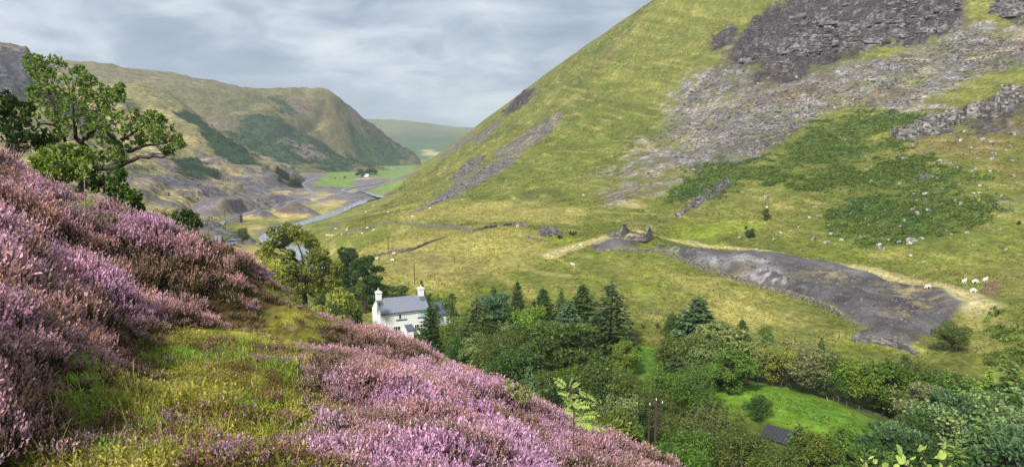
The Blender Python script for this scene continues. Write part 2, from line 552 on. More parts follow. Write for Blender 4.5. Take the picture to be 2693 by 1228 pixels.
def val_height(x, y):
    x, y = np.asarray(x, float), np.asarray(y, float)
    z = val_tps(x, y)
    dr = np.minimum(line_d(x, y, road_line), 400)
    dv = np.minimum(line_d(x, y, river_line), 400)
    k = sstep(4, 16, dr) * sstep(6, 20, dv)
    up = sstep(-36, -6, z)
    z = z - 4 * sstep(62, 36, np.hypot(x, y))
    z = z + k * ((0.25 + 0.85 * up) * fbm(x, y, 34, 3, 0.5, 11) + (0.15 + 0.35 * up) * fbm(x, y, 9, 3, 0.55, 12))
    # gullies that run down the mountain side
    g = vnoise((x - 0.35 * y) / 26, (x + y) / 330, 21)
    z = z - k * up * 0.5 * np.exp(-(g / 0.05) ** 2) * sstep(-20, 20, z)
    # sheep terraces along the contours
    z = z + k * (0.10 + 0.1 * up) * np.sin(z * 2.6 + 5 * fbm(x, y, 40, 2, 0.5, 4)) * (0.6 + fbm(x, y, 25, 2, 0.5, 31))
    z = z + mound_h(x, y) * sstep(4, 13, dr)
    z = z - 1.6 * (1 - sstep(5, 15, dv))
    # broken crag ground
    h = zd('heath', x, y, 5, 24)
    c = sstep(0, 8, h)
    if (c > 0).any():
        s = c > 0
        u = 0.55 * x[s] + 0.83 * y[s] + 0.4 * z[s]
        st = vnoise((x[s] * .8 - y[s] * .5) / 9.0, z[s] / 3.4, 41)
        st2 = vnoise((x[s] * .8 - y[s] * .5) / 3.5, z[s] / 1.7, 43)
        lay = np.abs(((z[s] + 2.5 * fbm(x[s], y[s], 22, 3, 0.5, 7)) / 3.1) % 1 - 0.5)
        z[s] += c[s] * (2.6 * np.clip(st * 4, -.8, 1) + 1.2 * np.clip(st2 * 4, -1, 1) + 1.6 * lay)
    b = sstep(0, 5, zd('bracken', x, y, 6, 20))
    z = z + b * 0.35 * fbm(x, y, 4, 3, 0.6, 6)
    # the spoil bank: a step at its foot
    w = sstep(0, 4, zd('spoil', x, y, 0.6, 6))
    dt = line_d(x, y, track_line[28:])
    z = z + 1.3 * np.exp(-(dt / 4.5) ** 2)
    z = z + 1.8 * w + 0.25 * w * fbm(x, y, 3, 3, 0.6, 2) - 0.8 * w * np.abs(fbm(x - .3 * y, (x + y) * .25, 9, 3, .5, 19))
    return z


def mixc(c, m, col):
    return c * (1 - m[:, None]) + np.asarray(col) * m[:, None]


def val_color(x, y, z):
    n1 = fbm(x, y, 90, 4, 0.55, 51)
    n2 = fbm(x, y, 22, 4, 0.6, 52)
    n3 = fbm(x, y, 5, 3, 0.6, 53)
    st = fbm(x * 0.5 + y * 0.35, z * 1.6 + 0.25 * (x - y), 3.2, 4, 0.6, 54)      # streaks along the contours
    st2 = fbm(x * 0.5 + y * 0.35, z * 1.5 + 0.25 * (x - y), 15, 4, 0.6, 56)
    up = sstep(-30, 40, z)
    c = np.empty((len(x), 3))
    c[:] = A(117, 123, 56)
    c = mixc(c, sstep(-.2, .6, n1 + .35 * n2) * .7, A(106, 118, 44))
    c = mixc(c, sstep(0.05, .75, -n1 * .6 + .7 * n2 + .35 * st) * .75, A(150, 142, 80))
    c = mixc(c, up * .5, A(104, 110, 52))
    c = mixc(c, sstep(.05, .5, st2) * .4, A(142, 142, 74))
    c = mixc(c, sstep(.05, .5, -st2) * .6, A(92, 98, 46))
    c = mixc(c, sstep(.25, .8, n2 * .5 - n3 * .3 + .5 * st) * .65, A(84, 84, 46))
    c = mixc(c, sstep(.35, .8, fbm(x, y, 45, 3, .6, 57)) * .5 * up, A(116, 106, 74))
    c = mixc(c, sstep(-6, 14, zd('pale', x, y, 10, 40)) * .66, A(176, 166, 96))
    c = mixc(c, sstep(.1, .6, st) * .45, A(164, 152, 94))
    c = mixc(c, sstep(-3, 6, zd('lush', x, y, 4, 14)) * .6, A(142, 158, 48))
    c = mixc(c, sstep(-8, 14, zd('brown', x, y, 12, 30)) * .6, A(126, 104, 74))
    tr = (z + 2.2 * fbm(x, y, 60, 3, .5, 58)) / 6.5                     # sheep tracks along the slope
    tr = np.abs(tr - np.round(tr))
    c = mixc(c, sstep(.055, .015, tr) * sstep(.0, .3, fbm(x, y, 38, 3, .6, 59)) * .4, A(176, 166, 104))
    stony = np.zeros(len(x))
    leafy = np.zeros(len(x))
    # scree, with grass showing through
    d = zd('scree', x, y, 13, 38)
    m = sstep(-8, 12, d + 12 * n3 + 9 * st) * (.62 + .38 * sstep(-.25, .2, st + .6 * n3))
    tone = mixc(np.tile(A(126, 121, 120), (len(x), 1)), sstep(.0, .5, fbm(x + y * .4, y, 28, 4, .6, 61)) * .8, A(144, 132, 108))
    tone = mixc(tone, sstep(.05, .4, fbm(x + z, y, 17, 4, .65, 63)) * .7, A(140, 134, 78))
    tone = mixc(tone, sstep(.3, .65, fbm(x, y + z, 40, 4, .6, 64)) * .7, A(118, 92, 72))
    tone = tone * (1 + .45 * n3[:, None])
    c = mixc(c, m, tone)
    stony = np.maximum(stony, m)
    d = zd('slip', x, y, 3.2, 18)
    m = sstep(-1.5, 2.5, d + 3 * n3)
    c = mixc(c, m * .92, mixc(np.tile(A(112, 107, 108), (len(x), 1)), sstep(.0, .5, n3 + .5 * st), A(128, 118, 92)))
    stony = np.maximum(stony, m)
    d = zd('heath', x, y, 7, 22)
    m = sstep(-3, 5, d + 5 * n3)
    tone = mixc(np.tile(A(82, 74, 74), (len(x), 1)), sstep(-.1, .4, st + .4 * n3), A(60, 52, 56))
    tone = mixc(tone, sstep(.2, .5, fbm(x - y, z * 2.5, 7, 4, .6, 66)), A(118, 114, 118))
    tone = mixc(tone, sstep(.25, .6, fbm(x, y, 30, 3, .6, 67)) * .5, A(104, 104, 54))
    c = mixc(c, m, tone)
    stony = np.maximum(stony, m)
    d = zd('bracken', x, y, 11, 22)
    m = sstep(-5, 8, d + 9 * n3) * .85
    m = m * sstep(-.45, .12, n2 + .5 * n3 + .9 * st + .03 * d + .8 * (y < 150))
    c = mixc(c, m, mixc(np.tile(A(92, 108, 50), (len(x), 1)), sstep(-.2, .4, n3), A(70, 92, 48)))
    leafy = np.maximum(leafy, m)
    # spoil bank and its straw-coloured top
    d = zd('spoil', x, y, 2.2, 9)
    m = sstep(-.8, 1.4, d)
    tone = np.tile(A(100, 97, 99), (len(x), 1))
    run = fbm((x * .75 + y * .66) * 1.0, (x * .66 - y * .75) * .22, 5, 4, .6, 73)          # runs of stone down the face
    n4 = fbm(x, y, 1.4, 3, .65, 74)
    tone = mixc(tone, sstep(.0, .5, run), A(122, 118, 116))
    tone = mixc(tone, sstep(.0, .5, -run) * .8, A(80, 77, 80))
    tone = mixc(tone, sstep(-4, 3, zd('ochre', x, y, 4, 10)) * sstep(-.2, .3, n4 + .3 * n3) * .75, A(148, 134, 88))
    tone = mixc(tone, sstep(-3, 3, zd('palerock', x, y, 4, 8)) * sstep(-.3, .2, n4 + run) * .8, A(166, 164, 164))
    tone = mixc(tone, sstep(.25, .6, fbm(x, y, 14, 4, .6, 71)) * .5, A(128, 120, 94))
    tone = tone * (1 + .35 * n4[:, None])
    c = mixc(c, m, tone * (1 + .3 * n3[:, None]))
    stony = np.maximum(stony, m)
    d = line_d(x, y, track_line) + 1.5 * n3
    m = sstep(3.7, 1.5, d) * .95
    c = mixc(c, m, A(206, 194, 136))
    c = mixc(c, sstep(1.3, .7, np.abs(d - 1.6)) * .5 * m, A(150, 140, 112))
    stony = stony * (1 - m)
    d = zd('scar', x, y, .6, 5)
    c = mixc(c, sstep(-.4, .8, d), A(126, 108, 84))
    # left: mine ground
    left = sstep(20, -40, x + 175 - 0.0 * y) * sstep(200, 260, y)
    left = np.maximum(left, sstep(-30, -60, x + 60) * sstep(560, 640, y) * sstep(-30, -36, z))
    left = left * sstep(-26, -33, z - mound_h(x, y))
    mud = mixc(np.tile(A(184, 166, 118), (len(x), 1)), sstep(-.5, -.05, fbm(x, y * .6, 40, 4, .6, 81)), A(122, 115, 122))
    mud = mixc(mud, sstep(.1, .5, fbm(x, y, 70, 3, .6, 82)) * .7, A(150, 140, 100))
    c = mixc(c, left, mud)
    stony = np.maximum(stony, left * .5)
    c = mixc(c, sstep(-4, 8, zd('straw', x, y, 7, 30)) * .85 * sstep(.5, -.3, n2), A(200, 178, 116))
    mh = mound_h(x, y)
    m = sstep(.6, 2.2, mh + n3)
    tone = mixc(np.tile(A(112, 106, 112), (len(x), 1)), sstep(-.1, .5, fbm(x, y, 30, 3, .6, 84)), A(118, 104, 98))
    c = mixc(c, m, tone * (1 + .25 * n3[:, None]))
    c = mixc(c, m * sstep(.3, .6, n2) * .3, A(170, 152, 112))
    d = zd('gravel', x, y, 6, 40)
    c = mixc(c, sstep(-4, 6, d) * .9, mixc(np.tile(A(118, 116, 120), (len(x), 1)), sstep(0, .5, n2), A(146, 138, 116)))
    c = mixc(c, sstep(-4, 3, zd('field', x, y, 4, 60)), A(124, 148, 74))
    far = sstep(1050, 1300, y) * sstep(-35, -42, z)
    c = mixc(c, far, A(126, 142, 96))
    d = zd('meadow', x, y, 2.0, 12)
    m = sstep(-1.5, 3, d)
    c = mixc(c, m, mixc(np.tile(A(112, 146, 46), (len(x), 1)), sstep(-.1, .5, fbm(x, y, 9, 4, .6, 91)), A(90, 128, 42)))
    # forest floor under the wood
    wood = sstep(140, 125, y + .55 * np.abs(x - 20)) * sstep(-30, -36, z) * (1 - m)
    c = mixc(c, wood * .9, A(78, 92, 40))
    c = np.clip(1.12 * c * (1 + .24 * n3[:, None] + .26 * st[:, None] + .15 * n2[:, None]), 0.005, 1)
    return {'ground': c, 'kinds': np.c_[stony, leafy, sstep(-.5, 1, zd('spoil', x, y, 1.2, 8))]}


def ground_material(name, fine=1.0, dark=.52, light=1.5, bump=1.0):
    m, t = new_mat(name)
    geo = t.n('ShaderNodeNewGeometry').outputs['Position']
    g = t.attr('ground').outputs['Color']
    kd = t.n('ShaderNodeSeparateColor', i_0=t.attr('kinds').outputs['Color'])
    stony, leafy = kd.outputs[0], kd.outputs[1]
    # contour-hugging grass streaks, small stones, leafy clumps
    gr = t.noise(t.mapping(geo, (0.55 * fine, 0.55 * fine, 2.6 * fine)), 1.0, 6, 0.62, 0.6)
    gr2 = t.noise(geo, 0.16 * fine, 5, 0.6)
    vor = t.n('ShaderNodeTexVoronoi', i_Vector=geo, i_Scale=0.95 * fine, i_Randomness=1.0)
    vcol = t.n('ShaderNodeSeparateColor', i_0=vor.outputs['Color']).outputs[0]
    stn = t.noise(geo, 1.5 * fine, 5, 0.65)
    a = t.ramp(gr, (0.30, dark), (0.5, 0.98), (0.70, light))
    b = t.ramp(gr2, (0.3, 0.82), (0.7, 1.18))
    grass = t.mix(1.0, a, b, 'MULTIPLY')
    sv = t.ramp(t.math('ADD', t.math('MULTIPLY', vcol, 0.6), t.math('MULTIPLY', stn, 0.55)), (0.25, 0.50), (0.55, 0.92), (0.80, 1.40), (0.92, 2.0))
    fs = t.noise(geo, 5.5 * fine, 4, .7)
    sv = t.mix(kd.outputs[2], sv, t.ramp(fs, (.28, .55), (.5, .95), (.62, 1.2), (.72, 1.9)))
    lv = t.ramp(stn, (0.30, 0.45), (0.50, 0.95), (0.68, 1.6))
    v = t.mix(stony, grass, sv)
    v = t.mix(leafy, v, lv)
    col = t.mix(1.0, g, v, 'MULTIPLY')
    hgt = t.mix(stony, t.math('MULTIPLY', gr, 0.7), t.math('ADD', vcol, stn))
    hgt = t.mix(leafy, hgt, t.math('MULTIPLY', stn, 1.6))
    bmp = t.n('ShaderNodeBump', i_Strength=0.55 * bump, i_Distance=0.55, i_Height=hgt)
    bs = t.n('ShaderNodeBsdfPrincipled', i_Base_Color=col, i_Roughness=0.92, i_Normal=bmp.outputs[0])
    bs.inputs['Specular IOR Level'].default_value = 0.15
    t.n('ShaderNodeOutputMaterial', i_Surface=bs.outputs[0])
    return m


mat_valley = ground_material("hill_grass")
rad_valley = np.r_[np.exp(np.linspace(math.log(24), math.log(95), 60))[:-1], np.exp(np.linspace(math.log(95), math.log(640), 520))[:-1],
                   np.exp(np.linspace(math.log(640), math.log(1400), 110))[:-1], np.exp(np.linspace(math.log(1400), math.log(9000), 50))]
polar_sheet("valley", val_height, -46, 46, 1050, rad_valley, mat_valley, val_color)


# ------------------------------------------------------------------ hills on the left and at the end of the valley
def hill(name, px, extra, az, ncol, radii, color, noise_amp, lam=0.0005, mat=None, post=None, dive=None, ridge=0):
    pts = [tuple(at(*p)) for p in px] + extra + [tuple(at(a, b + 34, Y * 1.14)) for a, b, Y in px[:ridge]]
    tp = TPS(pts, lam, 300.0)

    def hf(x, y):
        z = tp(x, y)
        for a, wl, sd in noise_amp:
            z = z + a * fbm(x, y, wl, 4, 0.5, sd)
        if post:
            z = post(x, y, z)
        if dive:                                     # the flank runs down under the valley floor
            k = sstep(dive[0], dive[1], np.degrees(np.arctan2(x, y)))
            z = z * (1 - k) - 75 * k
        return z
    o = polar_sheet(name, hf, az[0], az[1], ncol, radii, mat, lambda x, y, z: color(x, y, z, hf))
    return hf


mat_far = ground_material("far_hill_grass", fine=0.30, dark=.3, light=1.8, bump=1.2)


def zone_on(hf, polys, y0, y1):
    return [hit(hf, vp(*p), y0, y1) for p in polys]


def zmask(x, y, polys, soft, wob, wl, seed):
    best = np.full(x.shape, -1e3)
    for p in polys:
        sel = (x > p[:, 0].min() - 90) & (x < p[:, 0].max() + 90) & (y > p[:, 1].min() - 90) & (y < p[:, 1].max() + 90)
        if sel.any():
            best[sel] = np.maximum(best[sel], poly_sd(x[sel], y[sel], p))
    return sstep(-soft, soft, best + wob * fbm(x, y, wl, 5, .6, seed))


def spur_color(x, y, z, hf):
    n1, n2, n3 = fbm(x, y, 120, 4, .55, 101), fbm(x, y, 30, 4, .6, 102), fbm(x, y, 8, 3, .6, 103)
    dn = fbm(x * 1.2 - y * .5, (x + y) * .18, 30, 4, .55, 104)         # streaks down the slope
    c = np.tile(A(150, 142, 96), (len(x), 1))
    c = mixc(c, sstep(-.2, .5, n1), A(134, 132, 84))
    c = mixc(c, sstep(.0, .5, n2 + .6 * dn) * .8, A(196, 176, 122))
    grey = zone_on(hf, [[(380, 270), (430, 275), (430, 290), (395, 290)], [(470, 345), (560, 350), (620, 400), (690, 440), (600, 420), (520, 390)],
                        [(380, 380), (440, 400), (500, 440), (430, 440)], [(330, 450), (470, 440), (560, 470), (600, 470), (560, 500), (400, 500), (340, 480)],
                        [(250, 500), (420, 480), (520, 500), (470, 545), (330, 540)], [(600, 440), (700, 430), (770, 450), (700, 480), (600, 470)],
                        [(480, 380), (540, 370), (580, 400), (520, 410)], [(560, 325), (600, 350), (640, 400), (590, 370)]], 250, 1300)
    green = zone_on(hf, [[(430, 400), (480, 400), (560, 440), (540, 450), (450, 440)], [(520, 340), (560, 345), (640, 400), (690, 430), (600, 415), (540, 385)],
                         [(310, 255), (350, 262), (380, 290), (330, 280)], [(450, 290), (500, 292), (540, 320), (490, 310)], [(500, 300), (560, 345), (620, 380), (660, 405), (610, 388), (540, 345)]], 250, 1300)
    m = zmask(x, y, grey, 8, 40, 60, 105)
    c = mixc(c, m * .9, mixc(np.tile(A(104, 98, 106), (len(x), 1)), sstep(-.1, .5, n2), A(128, 116, 108)))
    c = mixc(c, m * sstep(.25, .5, dn + .4 * n2) * .8, A(204, 186, 134))
    g = zmask(x, y, green, 6, 24, 50, 106)
    c = mixc(c, g, A(52, 78, 46))
    low = sstep(-20, -38, z)
    c = mixc(c, low * .8 * (1 - g), mixc(np.tile(A(196, 176, 120), (len(x), 1)), sstep(-.4, .0, fbm(x, y * .7, 60, 4, .6, 107)), A(112, 105, 112)))
    return {'ground': np.clip(c * (1 + .34 * n3[:, None]), .01, 1), 'kinds': np.c_[m, g, m * 0]}


def terraces(x, y, z):
    k = sstep(40, -20, z)
    s = (z + 3 * fbm(x, y, 90, 2, .5, 110)) / 9.0
    f = s - np.floor(s)
    return z + k * 9.0 * (sstep(.25, .75, f) - f) * .55


spur_h = hill("spur_hill", [
    (330, 237, 900), (430, 243, 950), (500, 292, 930), (600, 362, 920), (700, 422, 930), (790, 457, 950), (0, 240, 640), (150, 272, 690),
    (200, 330, 700), (300, 400, 620), (430, 420, 670), (550, 455, 690), (650, 480, 720), (760, 478, 830),
    (430, 560, 400), (500, 545, 450), (600, 522, 560), (700, 505, 650), (800, 484, 800),
    (0, 450, 350), (200, 450, 400), (300, 500, 400), (380, 540, 370)],
    [(-480, 1240, 0), (-300, 1200, -52), (-150, 1150, -60), (-900, 900, 40), (-700, 1240, 30), (-700, 500, 40), (-400, 250, -10), (-120, 700, -53), (-190, 480, -52), (-150, 900, -52)],
    (-44, -13.5), 520, np.exp(np.linspace(math.log(250), math.log(1250), 330)), spur_color, [(8, 110, 1), (3.6, 32, 2), (1.0, 9, 3)], mat=mat_far, post=terraces, dive=(-16.5, -13.7), ridge=8)


def mount_color(x, y, z, hf):
    n1, n2, n3 = fbm(x, y, 200, 4, .55, 121), fbm(x, y, 50, 4, .6, 122), fbm(x, y, 13, 3, .6, 123)
    dn = fbm(x * 1.1 - y * .1, y * .12 + x * .1, 40, 4, .55, 124)
    c = np.tile(A(124, 117, 80), (len(x), 1))
    c = mixc(c, sstep(-.1, .5, n1 + .3 * dn) * .8, A(98, 102, 64))
    c = mixc(c, sstep(.1, .5, n2 - .5 * n1) * .6, A(92, 88, 66))
    c = mixc(c, sstep(.0, .6, n2 + .5 * dn) * .55, A(164, 146, 102))
    green = zone_on(hf, [[(640, 290), (700, 285), (740, 320), (800, 350), (860, 390), (1000, 400), (1060, 408), (1000, 425), (860, 425), (760, 410), (680, 370), (610, 330)],
                         [(560, 330), (640, 340), (760, 410), (740, 425), (640, 390)], [(700, 250), (740, 270), (720, 300), (690, 280)], [(800, 385), (1060, 385), (1075, 412), (1030, 428), (800, 432)]], 900, 2600)
    rock = zone_on(hf, [[(740, 255), (800, 262), (850, 285), (800, 290), (750, 275)], [(860, 255), (920, 300), (980, 345), (1030, 385), (1000, 375), (920, 320)], [(520, 310), (560, 300), (600, 325), (560, 330)],
                        [(700, 240), (780, 250), (830, 275), (740, 265)]], 900, 2600)
    grey = zone_on(hf, [[(740, 360), (790, 365), (840, 400), (800, 405), (750, 385)], [(690, 330), (730, 345), (780, 380), (720, 365)]], 900, 2600)
    g = zmask(x, y, green, 14, 60, 110, 125)
    c = mixc(c, g * .92, mixc(np.tile(A(54, 82, 50), (len(x), 1)), sstep(0, .5, n2), A(74, 98, 56)))
    r = zmask(x, y, rock, 16, 50, 80, 126)
    c = mixc(c, r * .75, A(112, 98, 94))
    s = zmask(x, y, grey, 8, 40, 60, 127)
    c = mixc(c, s * .8, A(142, 130, 124))
    return {'ground': np.clip(c * (1 + .34 * n3[:, None]), .01, 1), 'kinds': np.c_[np.maximum(r, s), g * .8, r * 0]}


def ravines(x, y, z):
    g = np.abs(fbm(x * .9 - y * .15, y * .22, 150, 3, .5, 131))
    k = sstep(120, 40, z) * sstep(-50, -10, z)
    return z - k * 10 * np.exp(-(g / .08) ** 2)


mount_h = hill("left_mountain", [
    (150, 165, 1700), (300, 180, 1700), (420, 192, 1700), (560, 216, 1700), (700, 233, 1660), (800, 236, 1620), (850, 243, 1600), (880, 257, 1600),
    (930, 302, 1650), (1000, 352, 1750), (1060, 400, 1850), (1105, 427, 1950), (500, 300, 1330), (650, 330, 1350), (750, 330, 1400),
    (850, 380, 1450), (950, 408, 1580), (600, 460, 1050), (800, 457, 1120), (900, 452, 1220), (1000, 442, 1420), (1085, 434, 1640), (300, 260, 1300)],
    [(-900, 2100, 110), (-600, 2100, 30), (-350, 2200, -50), (-200, 2300, -70), (-1400, 1700, 190), (-1200, 1200, 110), (-1500, 2500, 160), (-130, 2200, -60), (-330, 1000, -55), (-200, 1350, -56), (-700, 900, 20)],
    (-46, -6), 560, np.exp(np.linspace(math.log(950), math.log(2500), 300)), mount_color, [(9, 250, 5), (8, 80, 6), (3.5, 22, 7)], mat=mat_far, post=ravines, ridge=12, dive=(-7.6, -6.2))


def crag_color(x, y, z, hf):
    n2, n3 = fbm(x, y, 30, 4, .6, 141), fbm(x + z, y, 9, 4, .6, 142)
    c = np.tile(A(84, 82, 88), (len(x), 1))
    c = mixc(c, sstep(.0, .5, n2), A(110, 104, 100))
    c = mixc(c, sstep(74, 92, z + 6 * n2) * .6, A(128, 122, 92))
    return {'ground': np.clip(c * (1 + .4 * n3[:, None]), .01, 1), 'kinds': np.c_[n2 * 0 + 1, n2 * 0, n2 * 0]}


hill("crag_hill", [(-60, 108, 720), (0, 112, 710), (40, 118, 705), (70, 132, 700), (88, 160, 695), (100, 200, 690), (110, 262, 680), (0, 235, 640), (60, 255, 650), (-80, 225, 640)],
     [(-520, 800, 90), (-380, 800, 40), (-330, 690, 20), (-420, 600, 10), (-340, 600, 10), (-560, 620, 20)],
     (-44, -29), 220, np.linspace(640, 1010, 170), crag_color, [(6, 40, 8), (3, 12, 9), (1, 4, 10)], mat=mat_far, dive=(-32.6, -30))


def far_color(x, y, z, hf):
    n1, n2 = fbm(x, y, 500, 4, .55, 151), fbm(x, y, 120, 4, .6, 152)
    c = np.tile(A(128, 128, 92), (len(x), 1))
    c = mixc(c, sstep(-.1, .4, n1), A(112, 116, 80))
    c = mixc(c, sstep(60, 0, z + 40 * n1) * .8, A(80, 106, 72))
    pale = zone_on(hf, [[(1065, 378), (1090, 378), (1130, 392), (1110, 398), (1075, 392)]], 2000, 5000)
    c = mixc(c, zmask(x, y, pale, 20, 40, 200, 153), A(196, 186, 128))
    return {'ground': np.clip(c * (1 + .2 * n2[:, None]), .01, 1), 'kinds': np.c_[n1 * 0, n1 * 0 + .3, n1 * 0]}


hill("far_hill", [(850, 318, 3800), (975, 316, 3800), (1080, 323, 3700), (1150, 339, 3700), (1230, 347, 3700), (1330, 346, 3700), (1500, 346, 3700), (950, 400, 2750), (1050, 408, 2650), (1120, 420, 2500), (1200, 408, 2500), (1050, 360, 3200), (1180, 375, 3200)],
     [(-1200, 4600, 120), (-200, 4600, 60), (400, 4600, 60), (-900, 2700, -60), (300, 2400, -80), (-300, 2300, -85)],
     (-16, 4), 220, np.exp(np.linspace(math.log(2350), math.log(4700), 130)), far_color, [(16, 500, 15), (7, 160, 16)], mat=mat_far)


# ------------------------------------------------------------------ road and river
def ribbon(name, line, widths, hf, lift, mat, edge_noise=0.0):
    line = np.asarray(line)[:, :2]
    tg = np.gradient(line, axis=0)
    tg /= np.linalg.norm(tg, axis=1)[:, None] + 1e-9
    nrm = np.c_[-tg[:, 1], tg[:, 0]]
    w = np.broadcast_to(np.asarray(widths, float), (len(line),))
    s = np.linspace(-.5, .5, 5)
    jit = edge_noise * fbm(line[:, 0], line[:, 1], 30, 3, .6, 3)
    X = line[:, 0:1] + nrm[:, 0:1] * (s[None] * (w + jit)[:, None])
    Y = line[:, 1:2] + nrm[:, 1:2] * (s[None] * (w + jit)[:, None])
    zz = hf(X, Y)
    zc = zz.max(1)
    ker = np.ones(5) / 5
    zc = np.convolve(np.pad(zc, 2, 'edge'), ker, 'valid')
    Zr = np.repeat(zc[:, None], 5, 1) + lift
    V = np.c_[X.ravel(), Y.ravel(), Zr.ravel()]
    n = len(line)
    i = (np.arange(n - 1)[:, None] * 5 + np.arange(4)[None]).ravel()
    F = np.c_[i, i + 1, i + 6, i + 5]
    o = link(D.objects.new(name, mesh_np(name, V, F, [mat], smooth=True)))
    o['kind'] = 'structure'
    return o


m_road, t = new_mat("asphalt")
pos = t.n('ShaderNodeNewGeometry').outputs['Position']
t.n('ShaderNodeOutputMaterial', i_Surface=t.n('ShaderNodeBsdfPrincipled', i_Roughness=.85, i_Base_Color=t.mix(t.noise(pos, .8, 4), lin(112, 116, 122), lin(136, 139, 144))).outputs[0])
m_water, t = new_mat("river_water")
pos = t.n('ShaderNodeNewGeometry').outputs['Position']
foam = t.ramp(t.noise(t.mapping(pos, (1, 1, 1)), .9, 5, .75), (.46, 0.0), (.66, 1.0))
wb = t.n('ShaderNodeBump', i_Strength=.5, i_Distance=.2, i_Height=t.noise(pos, .9, 4))
t.n('ShaderNodeOutputMaterial', i_Surface=t.n('ShaderNodeBsdfPrincipled', i_Roughness=t.math('ADD', t.math('MULTIPLY', foam, .4), .18), i_Base_Color=t.mix(foam, lin(110, 118, 124), lin(200, 206, 214)), i_Normal=wb.outputs[0]).outputs[0])
ribbon("road", road_line, 3.8, val_height, .12, m_road)
nr = len(river_line)
ribbon("river", river_line, np.interp(np.arange(nr), [0, nr * .45, nr * .62, nr], [8.5, 8.5, 5.5, 4]), val_height, .25, m_water, 4.0)

# ------------------------------------------------------------------ the near hillside, its heather and its path
def leaf_mat(name, attr=None, kind='GEOMETRY', base=(.1, .2, .05), trans=0.3, rough=.6, vary=.35, obj_var=0.0):
    m, t = new_mat(name)
    if attr:
        c = t.attr(attr, kind).outputs['Color']
    else:
        c = t.n('ShaderNodeRGB').outputs[0]
        c.default_value = (*base, 1)
    sh = t.attr('shade').outputs['Fac']
    c = t.mix(1.0, c, t.ramp(sh, (0, 1 - vary), (1, 1 + vary)), 'MULTIPLY')
    if obj_var:
        oi = t.n('ShaderNodeObjectInfo').outputs['Random']
        c = t.mix(1.0, c, t.ramp(oi, (0, (1 - obj_var, 1 - obj_var * .8, 1 - obj_var)), (.5, (1, 1, 1)), (1, (1 + obj_var * 1.2, 1 + obj_var, 1 + obj_var * .3))), 'MULTIPLY')
    p = t.n('ShaderNodeBsdfPrincipled', i_Base_Color=c, i_Roughness=rough)
    p.inputs['Specular IOR Level'].default_value = .12
    tr = t.n('ShaderNodeBsdfTranslucent', i_Color=t.mix(1.0, c, (1.15, 1.15, .7), 'MULTIPLY'))
    mx = t.n('ShaderNodeMixShader', i_0=trans, i_1=p.outputs[0], i_2=tr.outputs[0])
    t.n('ShaderNodeOutputMaterial', i_Surface=mx.outputs[0])
    return m


PATH = hit(near_height, vp((150, 1300), (205, 1175), (245, 1090), (300, 975), (420, 890), (520, 852), (640, 806), (700, 764), (716, 752), (790, 768), (840, 792), (862, 806),
                           (800, 835), (775, 880), (760, 930), (775, 985), (745, 1040), (715, 1100), (720, 1175), (740, 1300)), 1.2, 45)


def path_sd(x, y):
    r = np.hypot(x, y)
    return poly_sd(x, y, PATH) + (0.22 + 0.035 * r) * fbm(x, y, 1.1, 4, .6, 201)


def near_color(x, y, z):
    d = path_sd(x, y)
    n1, n2, n3 = fbm(x, y, 1.7, 4, .6, 211), fbm(x, y, .6, 4, .65, 212), fbm(x, y, .12, 3, .65, 213)
    c = np.tile(A(88, 72, 44), (len(x), 1))
    moss = np.tile(A(126, 118, 52), (len(x), 1))
    moss = mixc(moss, sstep(-.1, .4, n1), A(148, 152, 50))
    moss = mixc(moss, sstep(.05, .45, n2) * .85, A(194, 184, 92))
    moss = mixc(moss, sstep(.1, .4, -n2 + .4 * n1) * .8, A(96, 80, 50))
    moss = mixc(moss, sstep(.2, .5, fbm(x, y, .9, 3, .6, 214)) * .7, A(122, 158, 52))
    moss = mixc(moss, sstep(.3, .6, fbm(x + 9, y, .45, 4, .6, 215)) * .7, A(150, 120, 122))
    c = mixc(c, sstep(-.25, .25, d), moss)
    return {'ground': np.clip(1.2 * c * (1 + .5 * n3[:, None] + .25 * n2[:, None]), .01, 1), 'kinds': np.c_[n1 * 0, n1 * 0, n1 * 0]}


m_near, t = new_mat("moss_and_peat")
pos = t.n('ShaderNodeNewGeometry').outputs['Position']
g = t.attr('ground').outputs['Color']
nz = t.noise(pos, 26, 5, .7)
nb = t.noise(pos, 90, 3, .7)
v = t.mix(1.0, t.ramp(nz, (.3, .5), (.5, .95), (.7, 1.5)), t.ramp(nb, (.3, .6), (.7, 1.4)), 'MULTIPLY')
bp = t.n('ShaderNodeBump', i_Strength=.9, i_Distance=.03, i_Height=t.math('ADD', nz, t.math('MULTIPLY', nb, .5)))
bs = t.n('ShaderNodeBsdfPrincipled', i_Base_Color=t.mix(1.0, g, v, 'MULTIPLY'), i_Roughness=.95, i_Normal=bp.outputs[0])
bs.inputs['Specular IOR Level'].default_value = .1
t.n('ShaderNodeOutputMaterial', i_Surface=bs.outputs[0])


def near_sheet_h(x, y):
    r = np.hypot(x, y)
    d = path_sd(x, y)
    hump = sstep(0.1, .8, d) * (.05 * fbm(x, y, .35, 3, .6, 221) + .025 * fbm(x, y, .12, 2, .6, 222))
    return near_height(x, y) + hump - 14 * sstep(34, 58, r)


polar_sheet("hillside", near_sheet_h, -60, 60, 620, np.exp(np.linspace(math.log(.9), math.log(62), 420)), m_near, near_color)


def quads_to_mesh(name, Q, shade, mats, mi):
    """Q: (n, 4, 3) separate quads"""
    Q = np.asarray(Q, float)
    n = len(Q)
    return mesh_np(name, Q.reshape(-1, 3), np.arange(n * 4).reshape(n, 4), mats, fm=mi, attrs={'shade': np.repeat(shade, 4)})


